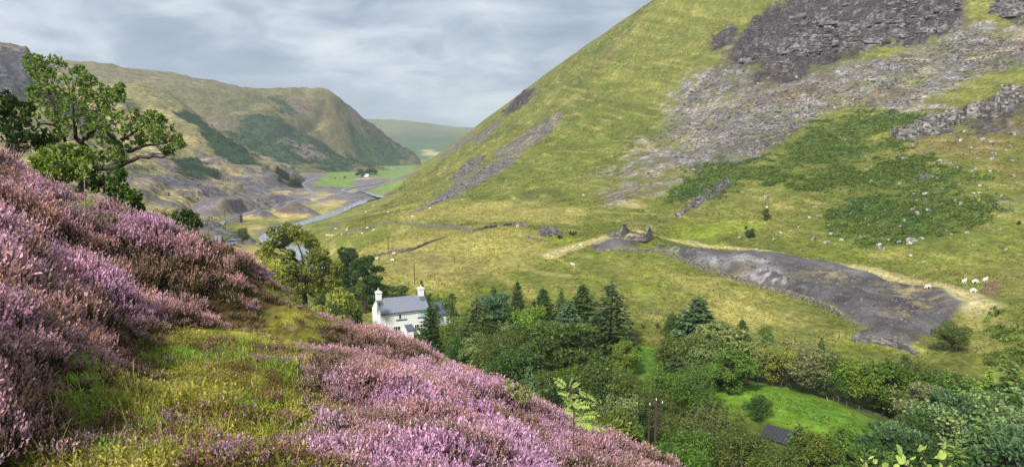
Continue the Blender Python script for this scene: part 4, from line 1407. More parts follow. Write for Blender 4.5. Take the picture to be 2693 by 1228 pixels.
# kind, picture x, picture y of the top, distance, width, tint, label
TREES = [
    ('spruce', 1131, 800, 137, 1.25, 'dark', "dark spruce standing right against the white cottage front"),
    ('larch', 1187, 788, 147, 1.0, 'spruce', "open green larch over the dark extension roof of the cottage"),
    ('spruce', 1108, 735, 172, 0.9, 'dark', "small dark spruce rising behind the right chimney of the cottage"),
    ('spruce', 1253, 778, 124, 1.45, 'spruce', "broad dark green spruce at the wood's left end near the cottage"),
    ('pine', 1298, 775, 134, 1.2, 'blue', "blue grey conifer beside the broad spruce right of the cottage"),
    ('spruce', 1297, 746, 152, 0.75, 'dark', "thin dark spruce peeping up behind the blue grey conifer"),
    ('spruce', 1361, 734, 154, 0.9, 'dark', "pointed dark spruce at the field edge, third tip from the cottage"),
    ('broadleaf', 1378, 806, 135, 1.0, 'bright', "bright green round tree below the pointed spruces"),
    ('spruce', 1428, 752, 146, 1.05, 'deep', "dark spruce in the row at the field edge left of the tall pair"),
    ('spruce', 1406, 785, 137, 1.2, 'dark', "stout dark spruce in front of the row at the field edge"),
    ('spruce', 1477, 760, 149, 0.8, 'dark', "narrow dark spruce tip between two fuller spruces at the field edge"),
    ('spruce', 1495, 785, 131, 1.3, 'blue', "blue green spruce left of the tallest spruces"),
    ('spruce', 1534, 743, 145, 1.35, 'spruce', "tall green spruce just left of the tallest spruce"),
    ('spruce', 1608, 738, 135, 1.35, 'dark', "tallest dark spruce standing at the head of the small lawn"),
    ('pine', 1486, 846, 108, 1.35, 'spruce', "large layered pine in the middle of the wood"),
    ('birch', 1329, 868, 116, 1.25, 'olive', "olive birch with pale stem between dark conifers"),
    ('broadleaf', 1185, 846, 130, 0.75, 'broad', "round green tree below the cottage extension"),
    ('broadleaf', 1225, 880, 120, 1.0, 'deep', "dark green tree under the left spruce of the wood"),
    ('spruce', 1395, 950, 84, 0.8, 'blue', "small blue green spruce deep in shade above the heather edge"),
    ('broadleaf', 1648, 895, 124, .85, 'bright', "leafy bright tree standing in the small lawn"),
    ('spruce', 1576, 908, 122, 1.0, 'deep', "little spruce at the left edge of the small lawn"),
    ('spruce', 1837, 774, 133, 1.55, 'blue', "broad blue green spruce alone at the foot of the pasture"),
    ('broadleaf', 1785, 826, 137, 1.0, 'deep', "dark bush nestling at the left foot of the lone blue green spruce"),
    ('birch', 1729, 846, 147, 1.0, 'brown', "thin brownish birch left of the lone blue green spruce"),
    ('shrub', 1690, 866, 147, .6, 'brown', "brown scrub bush at the back of the small lawn"),
    ('broadleaf', 1790, 878, 115, .85, 'olive', "olive green tree at the right edge of the small lawn"),
    ('broadleaf', 1882, 855, 119, 1.44, 'pale', "pale leaved tree right of the lone blue green spruce"),
    ('spruce', 1778, 928, 107, 1.49, 'dark', "very dark spruce at the lower right corner of the small lawn"),
    ('birch', 1590, 952, 93, 1.55, 'olive', "wide olive birch in front of the small lawn"),
    ('birch', 1708, 1028, 92, 1.6, 'brown', "brownish olive birch behind the twin utility pole"),
    ('birch', 1832, 950, 99, 1.2, 'broad', "tall green birch left of the bright meadow"),
    ('broadleaf', 1751, 972, 105, 1.2, 'broad', "full green tree between the birches below the small lawn"),
    ('willow', 1835, 886, 114, 1.26, 'pale', "pale willow at the left of the row behind the meadow"),
    ('spruce', 1953, 836, 139, 1.2, 'deep', "dark pointed tree at the pasture edge above the willow row"),
    ('birch', 2015, 853, 136, 1.2, 'broad', "slender birch at the pasture edge above the meadow"),
    ('willow', 1980, 886, 117, 1.44, 'pale', "silvery willow in the middle of the row behind the meadow"),
    ('broadleaf', 1922, 922, 107, 1.38, 'broad', "green tree with glossy leaves at the left corner of the meadow"),
    ('willow', 2046, 905, 113, 1.15, 'yellow', "yellow green willow spilling over the meadow fence"),
    ('willow', 2102, 900, 112, 1.38, 'grey', "grey green willow with a visible trunk behind the meadow"),
    ('spruce', 2161, 884, 133, 0.9, 'deep', "little dark spruce poking above the willows below the spoil bank"),
    ('birch', 2178, 915, 118, 1.49, 'olive', "olive birch below the little dark spruce"),
    ('broadleaf', 2158, 964, 110, 1.0, 'blue', "blue green bush tree hanging over the meadow"),
    ('birch', 2212, 935, 109, 1.49, 'broad', "green birch right of the blue green bush tree"),
    ('broadleaf', 2250, 945, 108, 1.15, 'bright', "bright green tree with a dark trunk at the meadow's right end"),
    ('broadleaf', 2330, 942, 108, 1.3, 'broad', "big rounded tree below the foot of the spoil bank"),
    ('birch', 2383, 930, 119, 0.9, 'deep', "narrow dark birch right of the spoil bank foot"),
    ('birch', 2428, 955, 108, 1.4, 'olive', "soft olive birch right of the big rounded tree"),
    ('larch', 2490, 965, 106, 1.3, 'larch', "light green larch left of the bracken slope"),
    ('larch', 2548, 980, 100, 1.3, 'larch', "feathery larch below the bracken slope"),
    ('larch', 2604, 962, 103, 1.2, 'bright', "bright larch by the right edge of the wood"),
    ('larch', 2668, 950, 102, 1.4, 'larch', "tall larch at the far right below the bracken"),
    ('pine', 2442, 1010, 91, 1.1, 'grey', "spiky grey green pine in the right part of the wood"),
    ('pine', 2512, 1032, 86, 1.3, 'blue', "large blue green pine in the right part of the wood"),
    ('willow', 2602, 1052, 81, 1.2, 'pale', "silvery pale willow in the lower right corner of the wood"),
    ('pine', 2355, 1114, 78, 1.1, 'blue', "rounded blue pine below the meadow"),
    ('pine', 2418, 1088, 81, 1.1, 'spruce', "green pine right of the rounded blue pine"),
    ('larch', 2590, 1088, 76, 1.4, 'larch', "drooping green larch in front of the silvery willow"),
    ('pine', 2655, 1130, 73, 1.2, 'blue', "blue green pine cut by the right border"),
    ('spruce', 2102, 1112, 84, 1.2, 'spruce', "young green spruce at the right end of the barn"),
    ('broadleaf', 2165, 1136, 81, 1.0, 'olive', "dense olive bush tree at the meadow's lower edge"),
    ('broadleaf', 2250, 1130, 82, 1.0, 'broad', "green bush tree between the olive bush and the blue pine"),
    ('broadleaf', 1998, 1040, 97, 1.15, 'deep', "dark round tree standing alone in the meadow beside the barn"),
    ('birch', 1872, 1060, 83, 1.5, 'brown', "brown tinged birch in front of the meadow's left end"),
    ('birch', 1956, 1128, 75, 1.4, 'brown', "brown birch with a pale stem below the barn"),
    ('birch', 2043, 1182, 70, 1.3, 'olive', "olive birch crown at the bottom border below the barn"),
    ('broadleaf', 1815, 1130, 74, 0.7, 'broad', "green tree low in the wood right of the twin utility pole"),
    ('broadleaf', 1640, 1098, 62, 0.55, 'broad', "green bushy tree at the heather's lower edge left of the twin pole"),
    ('broadleaf', 1790, 1168, 60, 0.6, 'broad', "leafy bushy tree at the bottom right of the twin pole"),
    ('broadleaf', 1585, 1065, 62, 0.55, 'olive', "olive bushy tree just beyond the heather behind the rowan sapling"),
    ('pine', 2290, 1180, 70, 1.2, 'spruce', "green pine at the bottom border behind the poplar leaves"),
    ('broadleaf', 2440, 1165, 71, 1.2, 'deep', "dark tree at the bottom border right of the blue pine"),
    ('larch', 2520, 1160, 70, 1.2, 'larch', "larch at the bottom border near the right corner"),
    # round the cottage
    ('pine', 914, 650, 168, 0.8, 'dark', "scraggly dark pine with bare trunk left of the cottage"),
    ('pine', 958, 672, 164, 1.05, 'deep', "dense dark pine behind the cottage's left chimney"),
    ('pine', 985, 742, 166, 1.3, 'deep', "low dark pine spreading behind the cottage's left chimney"),
    ('shrub', 920, 744, 143, .55, 'olive', "round olive shrub left of the cottage gable"),
    ('shrub', 862, 778, 134, .5, 'deep', "dark green shrub between the big oak and the round olive shrub"),
    ('shrub', 1035, 752, 166, 1.25, 'deep', "dark bush behind the cottage roof ridge"),
    ('shrub', 1140, 770, 160, 1.25, 'broad', "green bush right of the cottage's right chimney"),
    ('shrub', 1190, 770, 172, 1.2, 'olive', "olive bush behind the cottage's dark roofed extension"),
    ('shrub', 835, 765, 72, 1.0, 'yellow', "creamy flowering shrub beyond the end of the path"),
    ('willow', 655, 662, 72, .75, 'yellow', "yellow green tree just beyond the heather bank left of the big oak"),
    ('broadleaf', 637, 598, 342, .7, 'deep', "dark leaning tree standing alone beside the parked vehicle"),
    ('shrub', 590, 622, 310, 1.5, 'bright', "low bright bush in front of the road bend"),
    # on the hillside
    ('broadleaf', 2508, 848, 124, 1.1, 'olive', "small spreading hawthorn at the foot of the spoil bank"),
    ('shrub', 2016, 548, 236, 0.8, 'brown', "bare twiggy thorn bush alone on the grass slope"),
    ('shrub', 1971, 596, 222, 1.0, 'deep', "small dark bush below the twiggy thorn bush"),
    ('shrub', 2680, 582, 190, 1.0, 'deep', "small dark bush near the right border of the grass slope"),
    ('shrub', 1506, 606, 226, 1.0, 'deep', "dark green bush right of the tumbled ruin"),
    ('shrub', 1474, 622, 220, 1.5, 'deep', "spreading green bush in front of the tumbled ruin"),
    ('broadleaf', 881, 466, 960, 1.2, 'deep', "left one of two round trees in the far green field"),
    ('broadleaf', 907, 464, 960, 1.2, 'deep', "right one of two round trees in the far green field"),
    ('broadleaf', 1018, 465, 1000, 1.3, 'deep', "round tree right of the far farm"),
]
for kind, px, py, Y, wd, tint, label in TREES:
    p = at(px, py, Y)
    gz = ground_z(p[0], p[1])
    h = max(p[2] - gz, 1.2)
    plant(kind, (p[0], p[1], gz - .1), h, wd, tint, label, WOOD if Y < 150 and px > 1150 else None)

# the rest of the wood: young trees packed between the ones above
FILL_AREA = hit(val_height, vp((1130, 850), (1300, 800), (1480, 830), (1480, 890), (1640, 960), (1680, 900), (1900, 880), (2200, 930), (2576, 960), (2650, 1250), (2300, 1250), (2220, 1130),
                              (2100, 1100), (1950, 1180), (1880, 1120), (1800, 1060), (1790, 980), (1700, 1030), (1640, 1250), (1450, 1100), (1300, 1010), (1180, 930)), 45, 190)
FILL = [('birch', 'olive', "young olive birch in the thick of the wood, crown among its like"), ('birch', 'brown', "young brownish birch in the thick of the wood, crown among its like"),
        ('broadleaf', 'broad', "young green broadleaf tree in the thick of the wood, crown among its like"), ('broadleaf', 'deep', "young dark green broadleaf tree in the thick of the wood, crown among its like"),
        ('spruce', 'spruce', "young green spruce in the thick of the wood, tip among its like"), ('willow', 'pale', "young pale willow in the thick of the wood, crown among its like")]
KEEP_CLEAR = [(1990, 1040, 2095, 1160), (1900, 1020, 2270, 1120), (1550, 890, 1740, 975), (965, 735, 1185, 890), (1705, 1050, 1735, 1200)]      # places the wood leaves open
n = 0
placed = []
tries = 0
while n < 165 and tries < 6000:
    tries += 1
    x, y = trng.uniform(-20, 75), trng.uniform(52, 155)
    P = np.array([[x]]), np.array([[y]])
    if poly_sd(*P, FILL_AREA)[0, 0] < -1 or zd('meadow', np.array([x]), np.array([y]), 0)[0] > -3.5:
        continue
    if any((x - a) ** 2 + (y - b) ** 2 < 9 for a, b in placed):
        continue
    hh = trng.uniform(4.5, 8.8)
    zt = ground_z(x, y) + hh
    dep = -zt / y
    tpx, tpy, hw = PW / 2 + FPX * x / y * .97, HORIZ + FPX * dep * .97, .45 * hh * FPX / y
    if tpy < np.interp(tpx, [1100, 1250, 1500, 1700, 1770, 1900, 2100, 2350, 2693], [810, 815, 830, 840, 890, 885, 910, 955, 985]):
        continue
    bpy_ = HORIZ - FPX * .97 * (zt - hh) / y
    if any(tpx + hw > a and tpx - hw < c and tpy < d and bpy_ > b for a, b, c, d in KEEP_CLEAR):
        continue
    placed.append((x, y))
    k = trng.integers(len(FILL))
    kind, tint, label = FILL[k]
    plant(kind, (x, y, ground_z(x, y) - .1), hh, trng.uniform(1.15, 1.6), tint, label, "young trees packed in the wood" + str("" if k < 0 else " of one kind, " + tint + " " + kind))
    n += 1

# conifer block and farm trees far down the valley
for i in range(16):
    p = at(728 + i * 3.9 + trng.uniform(-2, 2), 455 + abs(i - 7) * .25, 770 + trng.uniform(-15, 20))
    gz = max(ground_z(p[0], p[1]), float(spur_h(np.array([p[0]]), np.array([p[1]]))[0]))
    plant('spruce', (p[0], p[1], gz), trng.uniform(8, 10), 1.4, 'dark', "dark conifer in the tight block of trees beside the far grey heap", "conifers of the far tree block")
for i in range(11):
    p = at(942 + i * 4.6 + trng.uniform(-1, 1), 458, (985 if i % 3 == 0 and i < 4 else 1035) + trng.uniform(-6, 20))
    gz = ground_z(p[0], p[1])
    plant('broadleaf', (p[0], p[1], gz), trng.uniform(5, 9), 1.2, 'dark', "dark tree crowding round the far white barn", "trees round the far barn")


# ------------------------------------------------------------------ the big oak below the path and the wind-bent oak on the skyline
def clusters_tree(name, label, cat, base, clusters, limbs, leaf, per, tint, seed, depth=1.2, vary=.5, mat=None):
    """clusters and limbs are (x, y, z) offsets from the base; leaves gather in rosettes on the twigs"""
    rg = np.random.default_rng(seed)
    root = link(D.objects.new(name, None))
    root.location = base
    tag(root, label, cat)
    T = Tubes(7)
    for pts, r0, r1 in limbs:
        p = smooth_line(np.array(pts, float), max(.08, np.linalg.norm(np.ptp(np.array(pts), axis=0)) / 14))
        p[1:-1] += rg.normal(size=(len(p) - 2, 3)) * r0 * .25
        T.add(p, np.linspace(r0, r1, len(p)))
    allp = np.vstack([np.array(p, float) for p, _, _ in limbs])
    Q, S = [], []
    for c, r in clusters:
        c = np.array(c, float)
        near = allp[np.argmin(((allp - c) ** 2).sum(1))]
        T.add(bend(rg, near, c, 5, .07), np.linspace(r * .05, r * .014, 5))
        k = max(3, int(per))
        u = rg.normal(size=(k, 3))
        u /= np.linalg.norm(u, axis=1)[:, None]
        tips = c + u * (r * rg.uniform(.3, 1.0, k) ** .5)[:, None] * (1, 1, .8)
        for tp, uu in zip(tips, u):
            if rg.uniform() < .35:
                T.add(bend(rg, c, tp, 3, .08), [r * .013, r * .009, r * .004])
            m = 9
            a = uu * .6 + np.array([0, 0, .35]) + rg.normal(size=(m, 3)) * .75
            a /= np.linalg.norm(a, axis=1)[:, None]
            ln = leaf * rg.uniform(.7, 1.25, m)
            q = rand_quads(rg, tp + a * (ln * .5)[:, None], ln, .5, normal=np.tile(uu * .5 + np.array([0, 0, 1.0]), (m, 1)), spread=.9, along=a)
            Q.append(q)
            S.append(np.clip(rg.normal(.42, .20, m) + (.12 if rg.uniform() > .75 else 0), 0, 1))
    o = link(D.objects.new("trunk", T.mesh("trunk", mat or m_bark)), root)
    o = link(D.objects.new("crown", crown_mesh(np.concatenate(Q), np.concatenate(S), m_leaf)), root)
    o.color = (*A(*tint, .8), 1)
    return root


def oak_from_picture(name, label, cat, base_px, Y, cl, lb, leaf, per, tint, seed, depth):
    b = at(*base_px, Y)
    rg = np.random.default_rng(seed)
    sc = Y / FPX

    def off(px, py, dy=0.0):
        q = at(px, py, Y + dy) - b
        return tuple(q)
    clusters = [(off(x, y, rg.normal() * depth), r * sc) for x, y, r in cl]
    limbs = [([off(x, y, dd) for x, y, dd in pts], a, c) for pts, a, c in lb]
    return clusters_tree(name, label, cat, tuple(b), clusters, limbs, leaf, per, tint, seed)


z1 = lambda x, y: (x / 2.26, y / 2.26 + 80)
CL = [(190, 190, 55), (250, 185, 50), (330, 205, 62), (215, 235, 50), (260, 265, 60), (285, 315, 55), (470, 235, 34), (455, 290, 62), (515, 300, 46), (410, 350, 80), (240, 380, 76), (330, 400, 80),
      (200, 370, 40), (560, 370, 78), (650, 380, 70), (712, 345, 26), (700, 395, 40), (215, 465, 66), (330, 470, 70), (450, 440, 80), (560, 460, 74), (655, 470, 70), (590, 540, 62), (500, 530, 60),
      (690, 560, 68), (780, 530, 66), (850, 520, 58), (915, 520, 46), (960, 575, 66), (1030, 640, 58), (1060, 670, 40), (890, 600, 60), (1000, 715, 34), (790, 620, 60), (370, 590, 62), (540, 610, 48), (345, 520, 50),
      (640, 710, 66), (720, 700, 54), (590, 765, 54), (700, 750, 52), (330, 640, 40), (640, 640, 40), (840, 660, 40), (940, 660, 46), (620, 420, 60), (480, 380, 60)]
CL = [(*z1(x, y), 1.1 * r / 2.26) for x, y, r in CL]
L = lambda *p: [(*z1(x, y), d) for x, y, d in p]
LB = [(L((470, 960, 0), (520, 870, 0), (570, 830, -.1), (640, 815, -.3), (720, 800, -.4), (800, 775, -.5), (880, 760, -.5), (960, 758, -.6), (1040, 745, -.7)), .17, .015),
      (L((640, 815, -.3), (700, 785, 0), (780, 775, .2)), .09, .05),
      (L((500, 900, 0), (490, 800, .2), (510, 700, .3), (450, 640, .3), (445, 560, .2), (430, 470, .1), (440, 380, 0), (460, 290, 0)), .13, .015),
      (L((510, 700, .3), (480, 660, .1), (560, 590, -.3), (640, 480, -.3)), .09, .02),
      (L((380, 760, .5), (385, 660, .5), (350, 590, .3), (300, 560, 0), (240, 550, -.2), (200, 510, -.2)), .08, .015),
      (L((350, 590, .3), (330, 480, .3), (290, 380, .2), (280, 290, .1), (240, 220, 0)), .08, .015),
      (L((720, 800, -.4), (730, 720, 0), (690, 650, .2), (620, 600, .3), (570, 560, .2)), .09, .03),
      (L((720, 650, .2), (790, 610, .1), (860, 560, 0), (920, 530, 0)), .07, .015),
      (L((760, 720, .2), (850, 690, .1), (940, 680, 0), (1030, 650, 0)), .07, .015),
      (L((880, 760, -.5), (920, 735, -.4), (970, 735, -.5)), .03, .01)]
oak_from_picture("oak_tree", "wind bent oak on the left skyline with one long dark limb reaching right", "oak", z1(500, 930), 27, CL, LB, .115, 38, (126, 156, 62), 601, 1.0)

z4 = lambda x, y: (600 + x / 3.916, 560 + y / 3.916)
CL = [(600, 170, 90), (480, 220, 90), (700, 190, 80), (800, 250, 90), (880, 330, 90), (960, 430, 90), (560, 300, 80), (430, 330, 70), (640, 250, 60), (870, 450, 90), (990, 540, 100), (1080, 600, 90), (740, 560, 100),
      (620, 560, 100), (520, 490, 90), (420, 470, 90), (860, 590, 100), (560, 660, 100), (680, 680, 90), (950, 660, 110), (1080, 700, 90), (480, 590, 80), (820, 700, 80), (600, 740, 80), (1000, 760, 90), (880, 790, 90), (400, 400, 60),
      (640, 420, 50), (1120, 560, 70), (340, 430, 60), (380, 560, 70), (720, 780, 80), (450, 680, 70)]
CL = [(*z4(x, y), r / 3.916) for x, y, r in CL]
L = lambda *p: [(*z4(x, y), d) for x, y, d in p]
LB = [(L((780, 1000, 0), (790, 850, 0), (790, 700, 0), (770, 560, 0)), .34, .2), (L((770, 580, 0), (700, 480, .5), (610, 420, .8), (500, 350, 1)), .16, .05),
      (L((770, 580, 0), (770, 460, -.5), (720, 330, -.5), (640, 220, -.5)), .15, .04), (L((780, 600, 0), (860, 500, 1), (880, 380, 1.2), (820, 270, 1)), .14, .03),
      (L((790, 700, 0), (900, 620, -.8), (1010, 570, -1), (1090, 600, -1)), .13, .03), (L((790, 720, 0), (680, 640, .5), (560, 600, .8), (440, 500, 1)), .13, .03), (L((700, 480, .5), (640, 470, 0), (560, 480, 0)), .07, .03)]
oak_from_picture("oak_tree", "large round headed oak beyond the end of the path, river showing through its crown", "oak", z4(780, 960), 84, CL, LB, .25, 110, (150, 160, 70), 602, 1.7)


def bush_from_picture(label, px, py, Y, cl, leaf, per, tint, seed, name="oak_shrub"):
    b = at(px, py, Y)
    rg = np.random.default_rng(seed)
    clusters, limbs = [], []
    for x, y, r in cl:
        c = at(x, y, Y + rg.normal() * .5) - b
        clusters.append((tuple(c), r * Y / FPX))
        limbs.append(([(0, 0, -.5), tuple(c * .5 + (0, 0, -.1)), tuple(c)], min(.04, leaf * .12), min(.012, leaf * .05)))
    return clusters_tree(name, label, "shrub", tuple(b), clusters, limbs, leaf, per, tint, seed)


g1 = lambda *c: [(*z1(x, y), r / 2.26) for x, y, r in c]
bush_from_picture("dark green bush at the left border under the bent oak", 30, 400, 25, g1((20, 400, 50), (10, 460, 60), (80, 470, 60), (40, 540, 70), (130, 520, 60), (110, 590, 80), (40, 620, 80), (190, 600, 70), (200, 670, 70), (250, 660, 50), (120, 670, 70), (160, 460, 36), (10, 560, 60), (60, 430, 40)), .14, 34, (70, 96, 40), 611)
bush_from_picture("bright green low bush under the trunk of the bent oak", 150, 470, 24, g1((250, 760, 60), (330, 790, 70), (420, 800, 70), (500, 790, 60), (380, 730, 60), (300, 730, 50), (470, 850, 60), (400, 860, 60), (310, 850, 60), (240, 830, 50), (430, 720, 50), (220, 790, 40), (500, 740, 50)), .13, 34, (128, 158, 58), 612)
bush_from_picture("mid green oak scrub right of the bent oak's foot, on the bank edge", 300, 530, 25, g1((600, 890, 50), (680, 870, 56), (720, 850, 24), (640, 930, 60), (720, 930, 56), (760, 980, 50), (800, 990, 40), (700, 990, 50), (780, 1040, 50), (820, 1050, 36), (570, 930, 46)), .13, 32, (84, 122, 44), 613)

bush_from_picture("dark round bush on the skyline of the heather bank", 485, 600, 40, [(x, y, r) for x, y, r in ((470, 575, 20), (490, 568, 18), (505, 578, 18), (515, 592, 14), (480, 592, 20), (460, 590, 16), (500, 598, 18))], .2, 34, (86, 110, 50), 614)
bush_from_picture("bright green bush left of the dark round bush on the bank skyline", 440, 600, 38, [(x, y, r) for x, y, r in ((430, 572, 14), (445, 578, 16), (425, 588, 14), (450, 592, 14))], .18, 30, (140, 164, 74), 615)

# ------------------------------------------------------------------ stone, buildings
def stone_mat(name, a, b, scale=1.6, moss=None):
    m, t = new_mat(name)
    pos = t.n('ShaderNodeNewGeometry').outputs['Position']
    v = t.n('ShaderNodeTexVoronoi', i_Vector=t.mapping(pos, (1, 1, 1.7)), i_Scale=scale)
    vc = t.n('ShaderNodeSeparateColor', i_0=v.outputs['Color']).outputs[0]
    nz = t.noise(pos, scale * 2.2, 5, .65)
    f = t.math('ADD', t.math('MULTIPLY', vc, .5), t.math('MULTIPLY', nz, .55))
    c = t.ramp(f, (.2, tuple(x * .45 for x in a)), (.42, a), (.75, b))
    if moss:
        c = t.mix(t.ramp(t.noise(pos, scale * .5, 4, .6), (.5, 0), (.66, .8)), c, moss)
    bp = t.n('ShaderNodeBump', i_Strength=.9, i_Distance=.25 / scale, i_Height=f)
    t.n('ShaderNodeOutputMaterial', i_Surface=t.n('ShaderNodeBsdfPrincipled', i_Base_Color=c, i_Roughness=.9, i_Normal=bp.outputs[0]).outputs[0])
    return m


def plain_mat(name, c, rough=.6, vary=.12, scale=2.0, bump=0.0, metal=0.0):
    m, t = new_mat(name)
    pos = t.n('ShaderNodeTexCoord').outputs['Object']
    nz = t.noise(pos, scale, 5, .6)
    col = t.mix(nz, tuple(x * (1 - vary) for x in c), tuple(min(1, x * (1 + vary)) for x in c))
    p = t.n('ShaderNodeBsdfPrincipled', i_Base_Color=col, i_Roughness=rough, i_Metallic=metal)
    if bump:
        t.t.links.new(t.n('ShaderNodeBump', i_Strength=bump, i_Distance=.05, i_Height=nz).outputs[0], p.inputs['Normal'])
    t.n('ShaderNodeOutputMaterial', i_Surface=p.outputs[0])
    return m


m_ruin = stone_mat("ruin_stone", lin(84, 80, 78), lin(134, 128, 122), 1.8)
m_wallstone = stone_mat("wall_stone", lin(86, 82, 72), lin(140, 134, 120), 2.4, lin(110, 108, 60))
m_crag = stone_mat("crag_rock", lin(84, 78, 80), lin(140, 136, 136), .7, lin(78, 66, 64))
m_pale = stone_mat("pale_rock", lin(80, 76, 73), lin(156, 153, 146), .8, lin(62, 56, 50))
m_boulder = stone_mat("boulder_rock", lin(118, 114, 106), lin(196, 192, 182), 1.4)
m_white = plain_mat("white_render", lin(236, 236, 234), .8, .05, 1.2)
m_slate, t = new_mat("slate_roof")
pos = t.n('ShaderNodeTexCoord').outputs['Object']
br = t.n('ShaderNodeTexBrick', i_Vector=t.mapping(pos, (1, 1, 1)), i_Scale=3.2, i_Mortar_Size=.012)
br.inputs['Color1'].default_value = (*lin(138, 142, 154), 1)
br.inputs['Color2'].default_value = (*lin(122, 127, 140), 1)
br.inputs['Mortar'].default_value = (*lin(84, 88, 104), 1)
stain = t.ramp(t.noise(t.mapping(pos, (.6, .9, .6)), 1.6, 5, .6), (.60, 0), (.72, .6))
t.n('ShaderNodeOutputMaterial', i_Surface=t.n('ShaderNodeBsdfPrincipled', i_Roughness=.42, i_Base_Color=t.mix(stain, br.outputs[0], lin(78, 82, 96))).outputs[0])
m_darkslate = plain_mat("dark_slate", lin(84, 92, 110), .4, .12, 3)
m_black = plain_mat("black_sheet_roof", lin(52, 53, 58), .55, .25, 1.5)
m_glass = plain_mat("window_glass", lin(38, 46, 54), .08, .2, 2)
m_blind = plain_mat("pale_blind", lin(206, 222, 224), .5, .08)
m_aqua = plain_mat("aqua_blind", lin(150, 204, 214), .4, .06)
m_frame = plain_mat("white_frame", lin(238, 238, 236), .5, .02)
m_sill = plain_mat("dark_sill", lin(58, 64, 76), .6, .1)
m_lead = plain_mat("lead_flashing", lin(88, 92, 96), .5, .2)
m_pot = plain_mat("clay_pot", lin(206, 196, 176), .7, .1)
m_wood = plain_mat("grey_timber", lin(96, 86, 72), .9, .3, 5)
m_pole = plain_mat("pole_timber", lin(66, 56, 48), .9, .3, 5)
m_brown = plain_mat("dark_boards", lin(58, 48, 42), .9, .3, 3)


class MB:
    """boxes, prisms and free faces gathered into one mesh"""
    def __init__(s):
        s.V, s.F = [], []

    def face_set(s, v, f):
        n = len(s.V)
        s.V += [tuple(map(float, p)) for p in v]
        s.F += [tuple(i + n for i in q) for q in f]
        return s

    def box(s, x0, x1, y0, y1, z0, z1):
        return s.face_set([(x0, y0, z0), (x1, y0, z0), (x1, y1, z0), (x0, y1, z0), (x0, y0, z1), (x1, y0, z1), (x1, y1, z1), (x0, y1, z1)],
                          [(0, 3, 2, 1), (4, 5, 6, 7), (0, 1, 5, 4), (1, 2, 6, 5), (2, 3, 7, 6), (3, 0, 4, 7)])

    def prism(s, prof, a, b, axis=0):
        """profile of (p, z) swept along one axis from a to b"""
        n = len(prof)
        mk = (lambda q, t: (t, q[0], q[1])) if axis == 0 else (lambda q, t: (q[0], t, q[1]))
        v = [mk(q, a) for q in prof] + [mk(q, b) for q in prof]
        f = [tuple(range(n - 1, -1, -1)), tuple(range(n, 2 * n))] + [(i, (i + 1) % n, n + (i + 1) % n, n + i) for i in range(n)]
        return s.face_set(v, f)

    def cyl(s, x, y, z0, z1, r0, r1=None, k=10):
        r1 = r0 if r1 is None else r1
        v = [(x + r * math.cos(2 * math.pi * i / k), y + r * math.sin(2 * math.pi * i / k), z) for z, r in ((z0, r0), (z1, r1)) for i in range(k)]
        return s.face_set(v, [tuple(range(k - 1, -1, -1)), tuple(range(k, 2 * k))] + [(i, (i + 1) % k, k + (i + 1) % k, k + i) for i in range(k)])

    def build(s, name, mat, parent=None, bevel=0.0):
        me = D.meshes.new(name)
        me.from_pydata(s.V, [], s.F)
        me.update()
        import bmesh
        bm = bmesh.new()
        bm.from_mesh(me)
        bmesh.ops.recalc_face_normals(bm, faces=bm.faces)
        bm.to_mesh(me)
        bm.free()
        me.materials.append(mat)
        o = link(D.objects.new(name, me), parent)
        if bevel:
            b = o.modifiers.new('bevel', 'BEVEL')
            b.width = bevel
            b.segments = 2
            b.limit_method = 'ANGLE'
        return o


def empty(name, loc, rz, label, cat, group=None):
    r = link(D.objects.new(name, None))
    r.location = loc
    r.rotation_euler = (0, 0, rz)
    return tag(r, label, cat, group)


# the white cottage
TH = R(27)
eave_l = at(1001, 825, 148.5)
HL, HD, EV, RR = 10.4, 6.0, 5.0, 2.35
house = empty("cottage", (eave_l[0], eave_l[1], eave_l[2] - EV), TH, "white two storey cottage with a slate roof and two white chimneys at the wood's edge", "house")
MB().prism([(0, -2.5), (HD, -2.5), (HD, EV), (HD / 2, EV + RR), (0, EV)], 0, HL).build("wall", m_white, house)
ov = .22
sl = RR / (HD / 2)
roof = MB()
for sgn in (0, 1):
    y0, y1 = (-ov, HD / 2) if sgn == 0 else (HD + ov, HD / 2)
    roof.face_set([(x, y, z + dz) for x in (-.05, HL + .12) for y, z, dz in ((y0, EV - ov * sl + .05, 0), (y1, EV + RR + .05, 0), (y1, EV + RR + .05, .12), (y0, EV - ov * sl + .05, .12))],
                  [(0, 1, 2, 3), (4, 7, 6, 5), (0, 4, 5, 1), (3, 2, 6, 7), (0, 3, 7, 4), (1, 5, 6, 2)])
roof = roof.build("roof", m_slate, house)
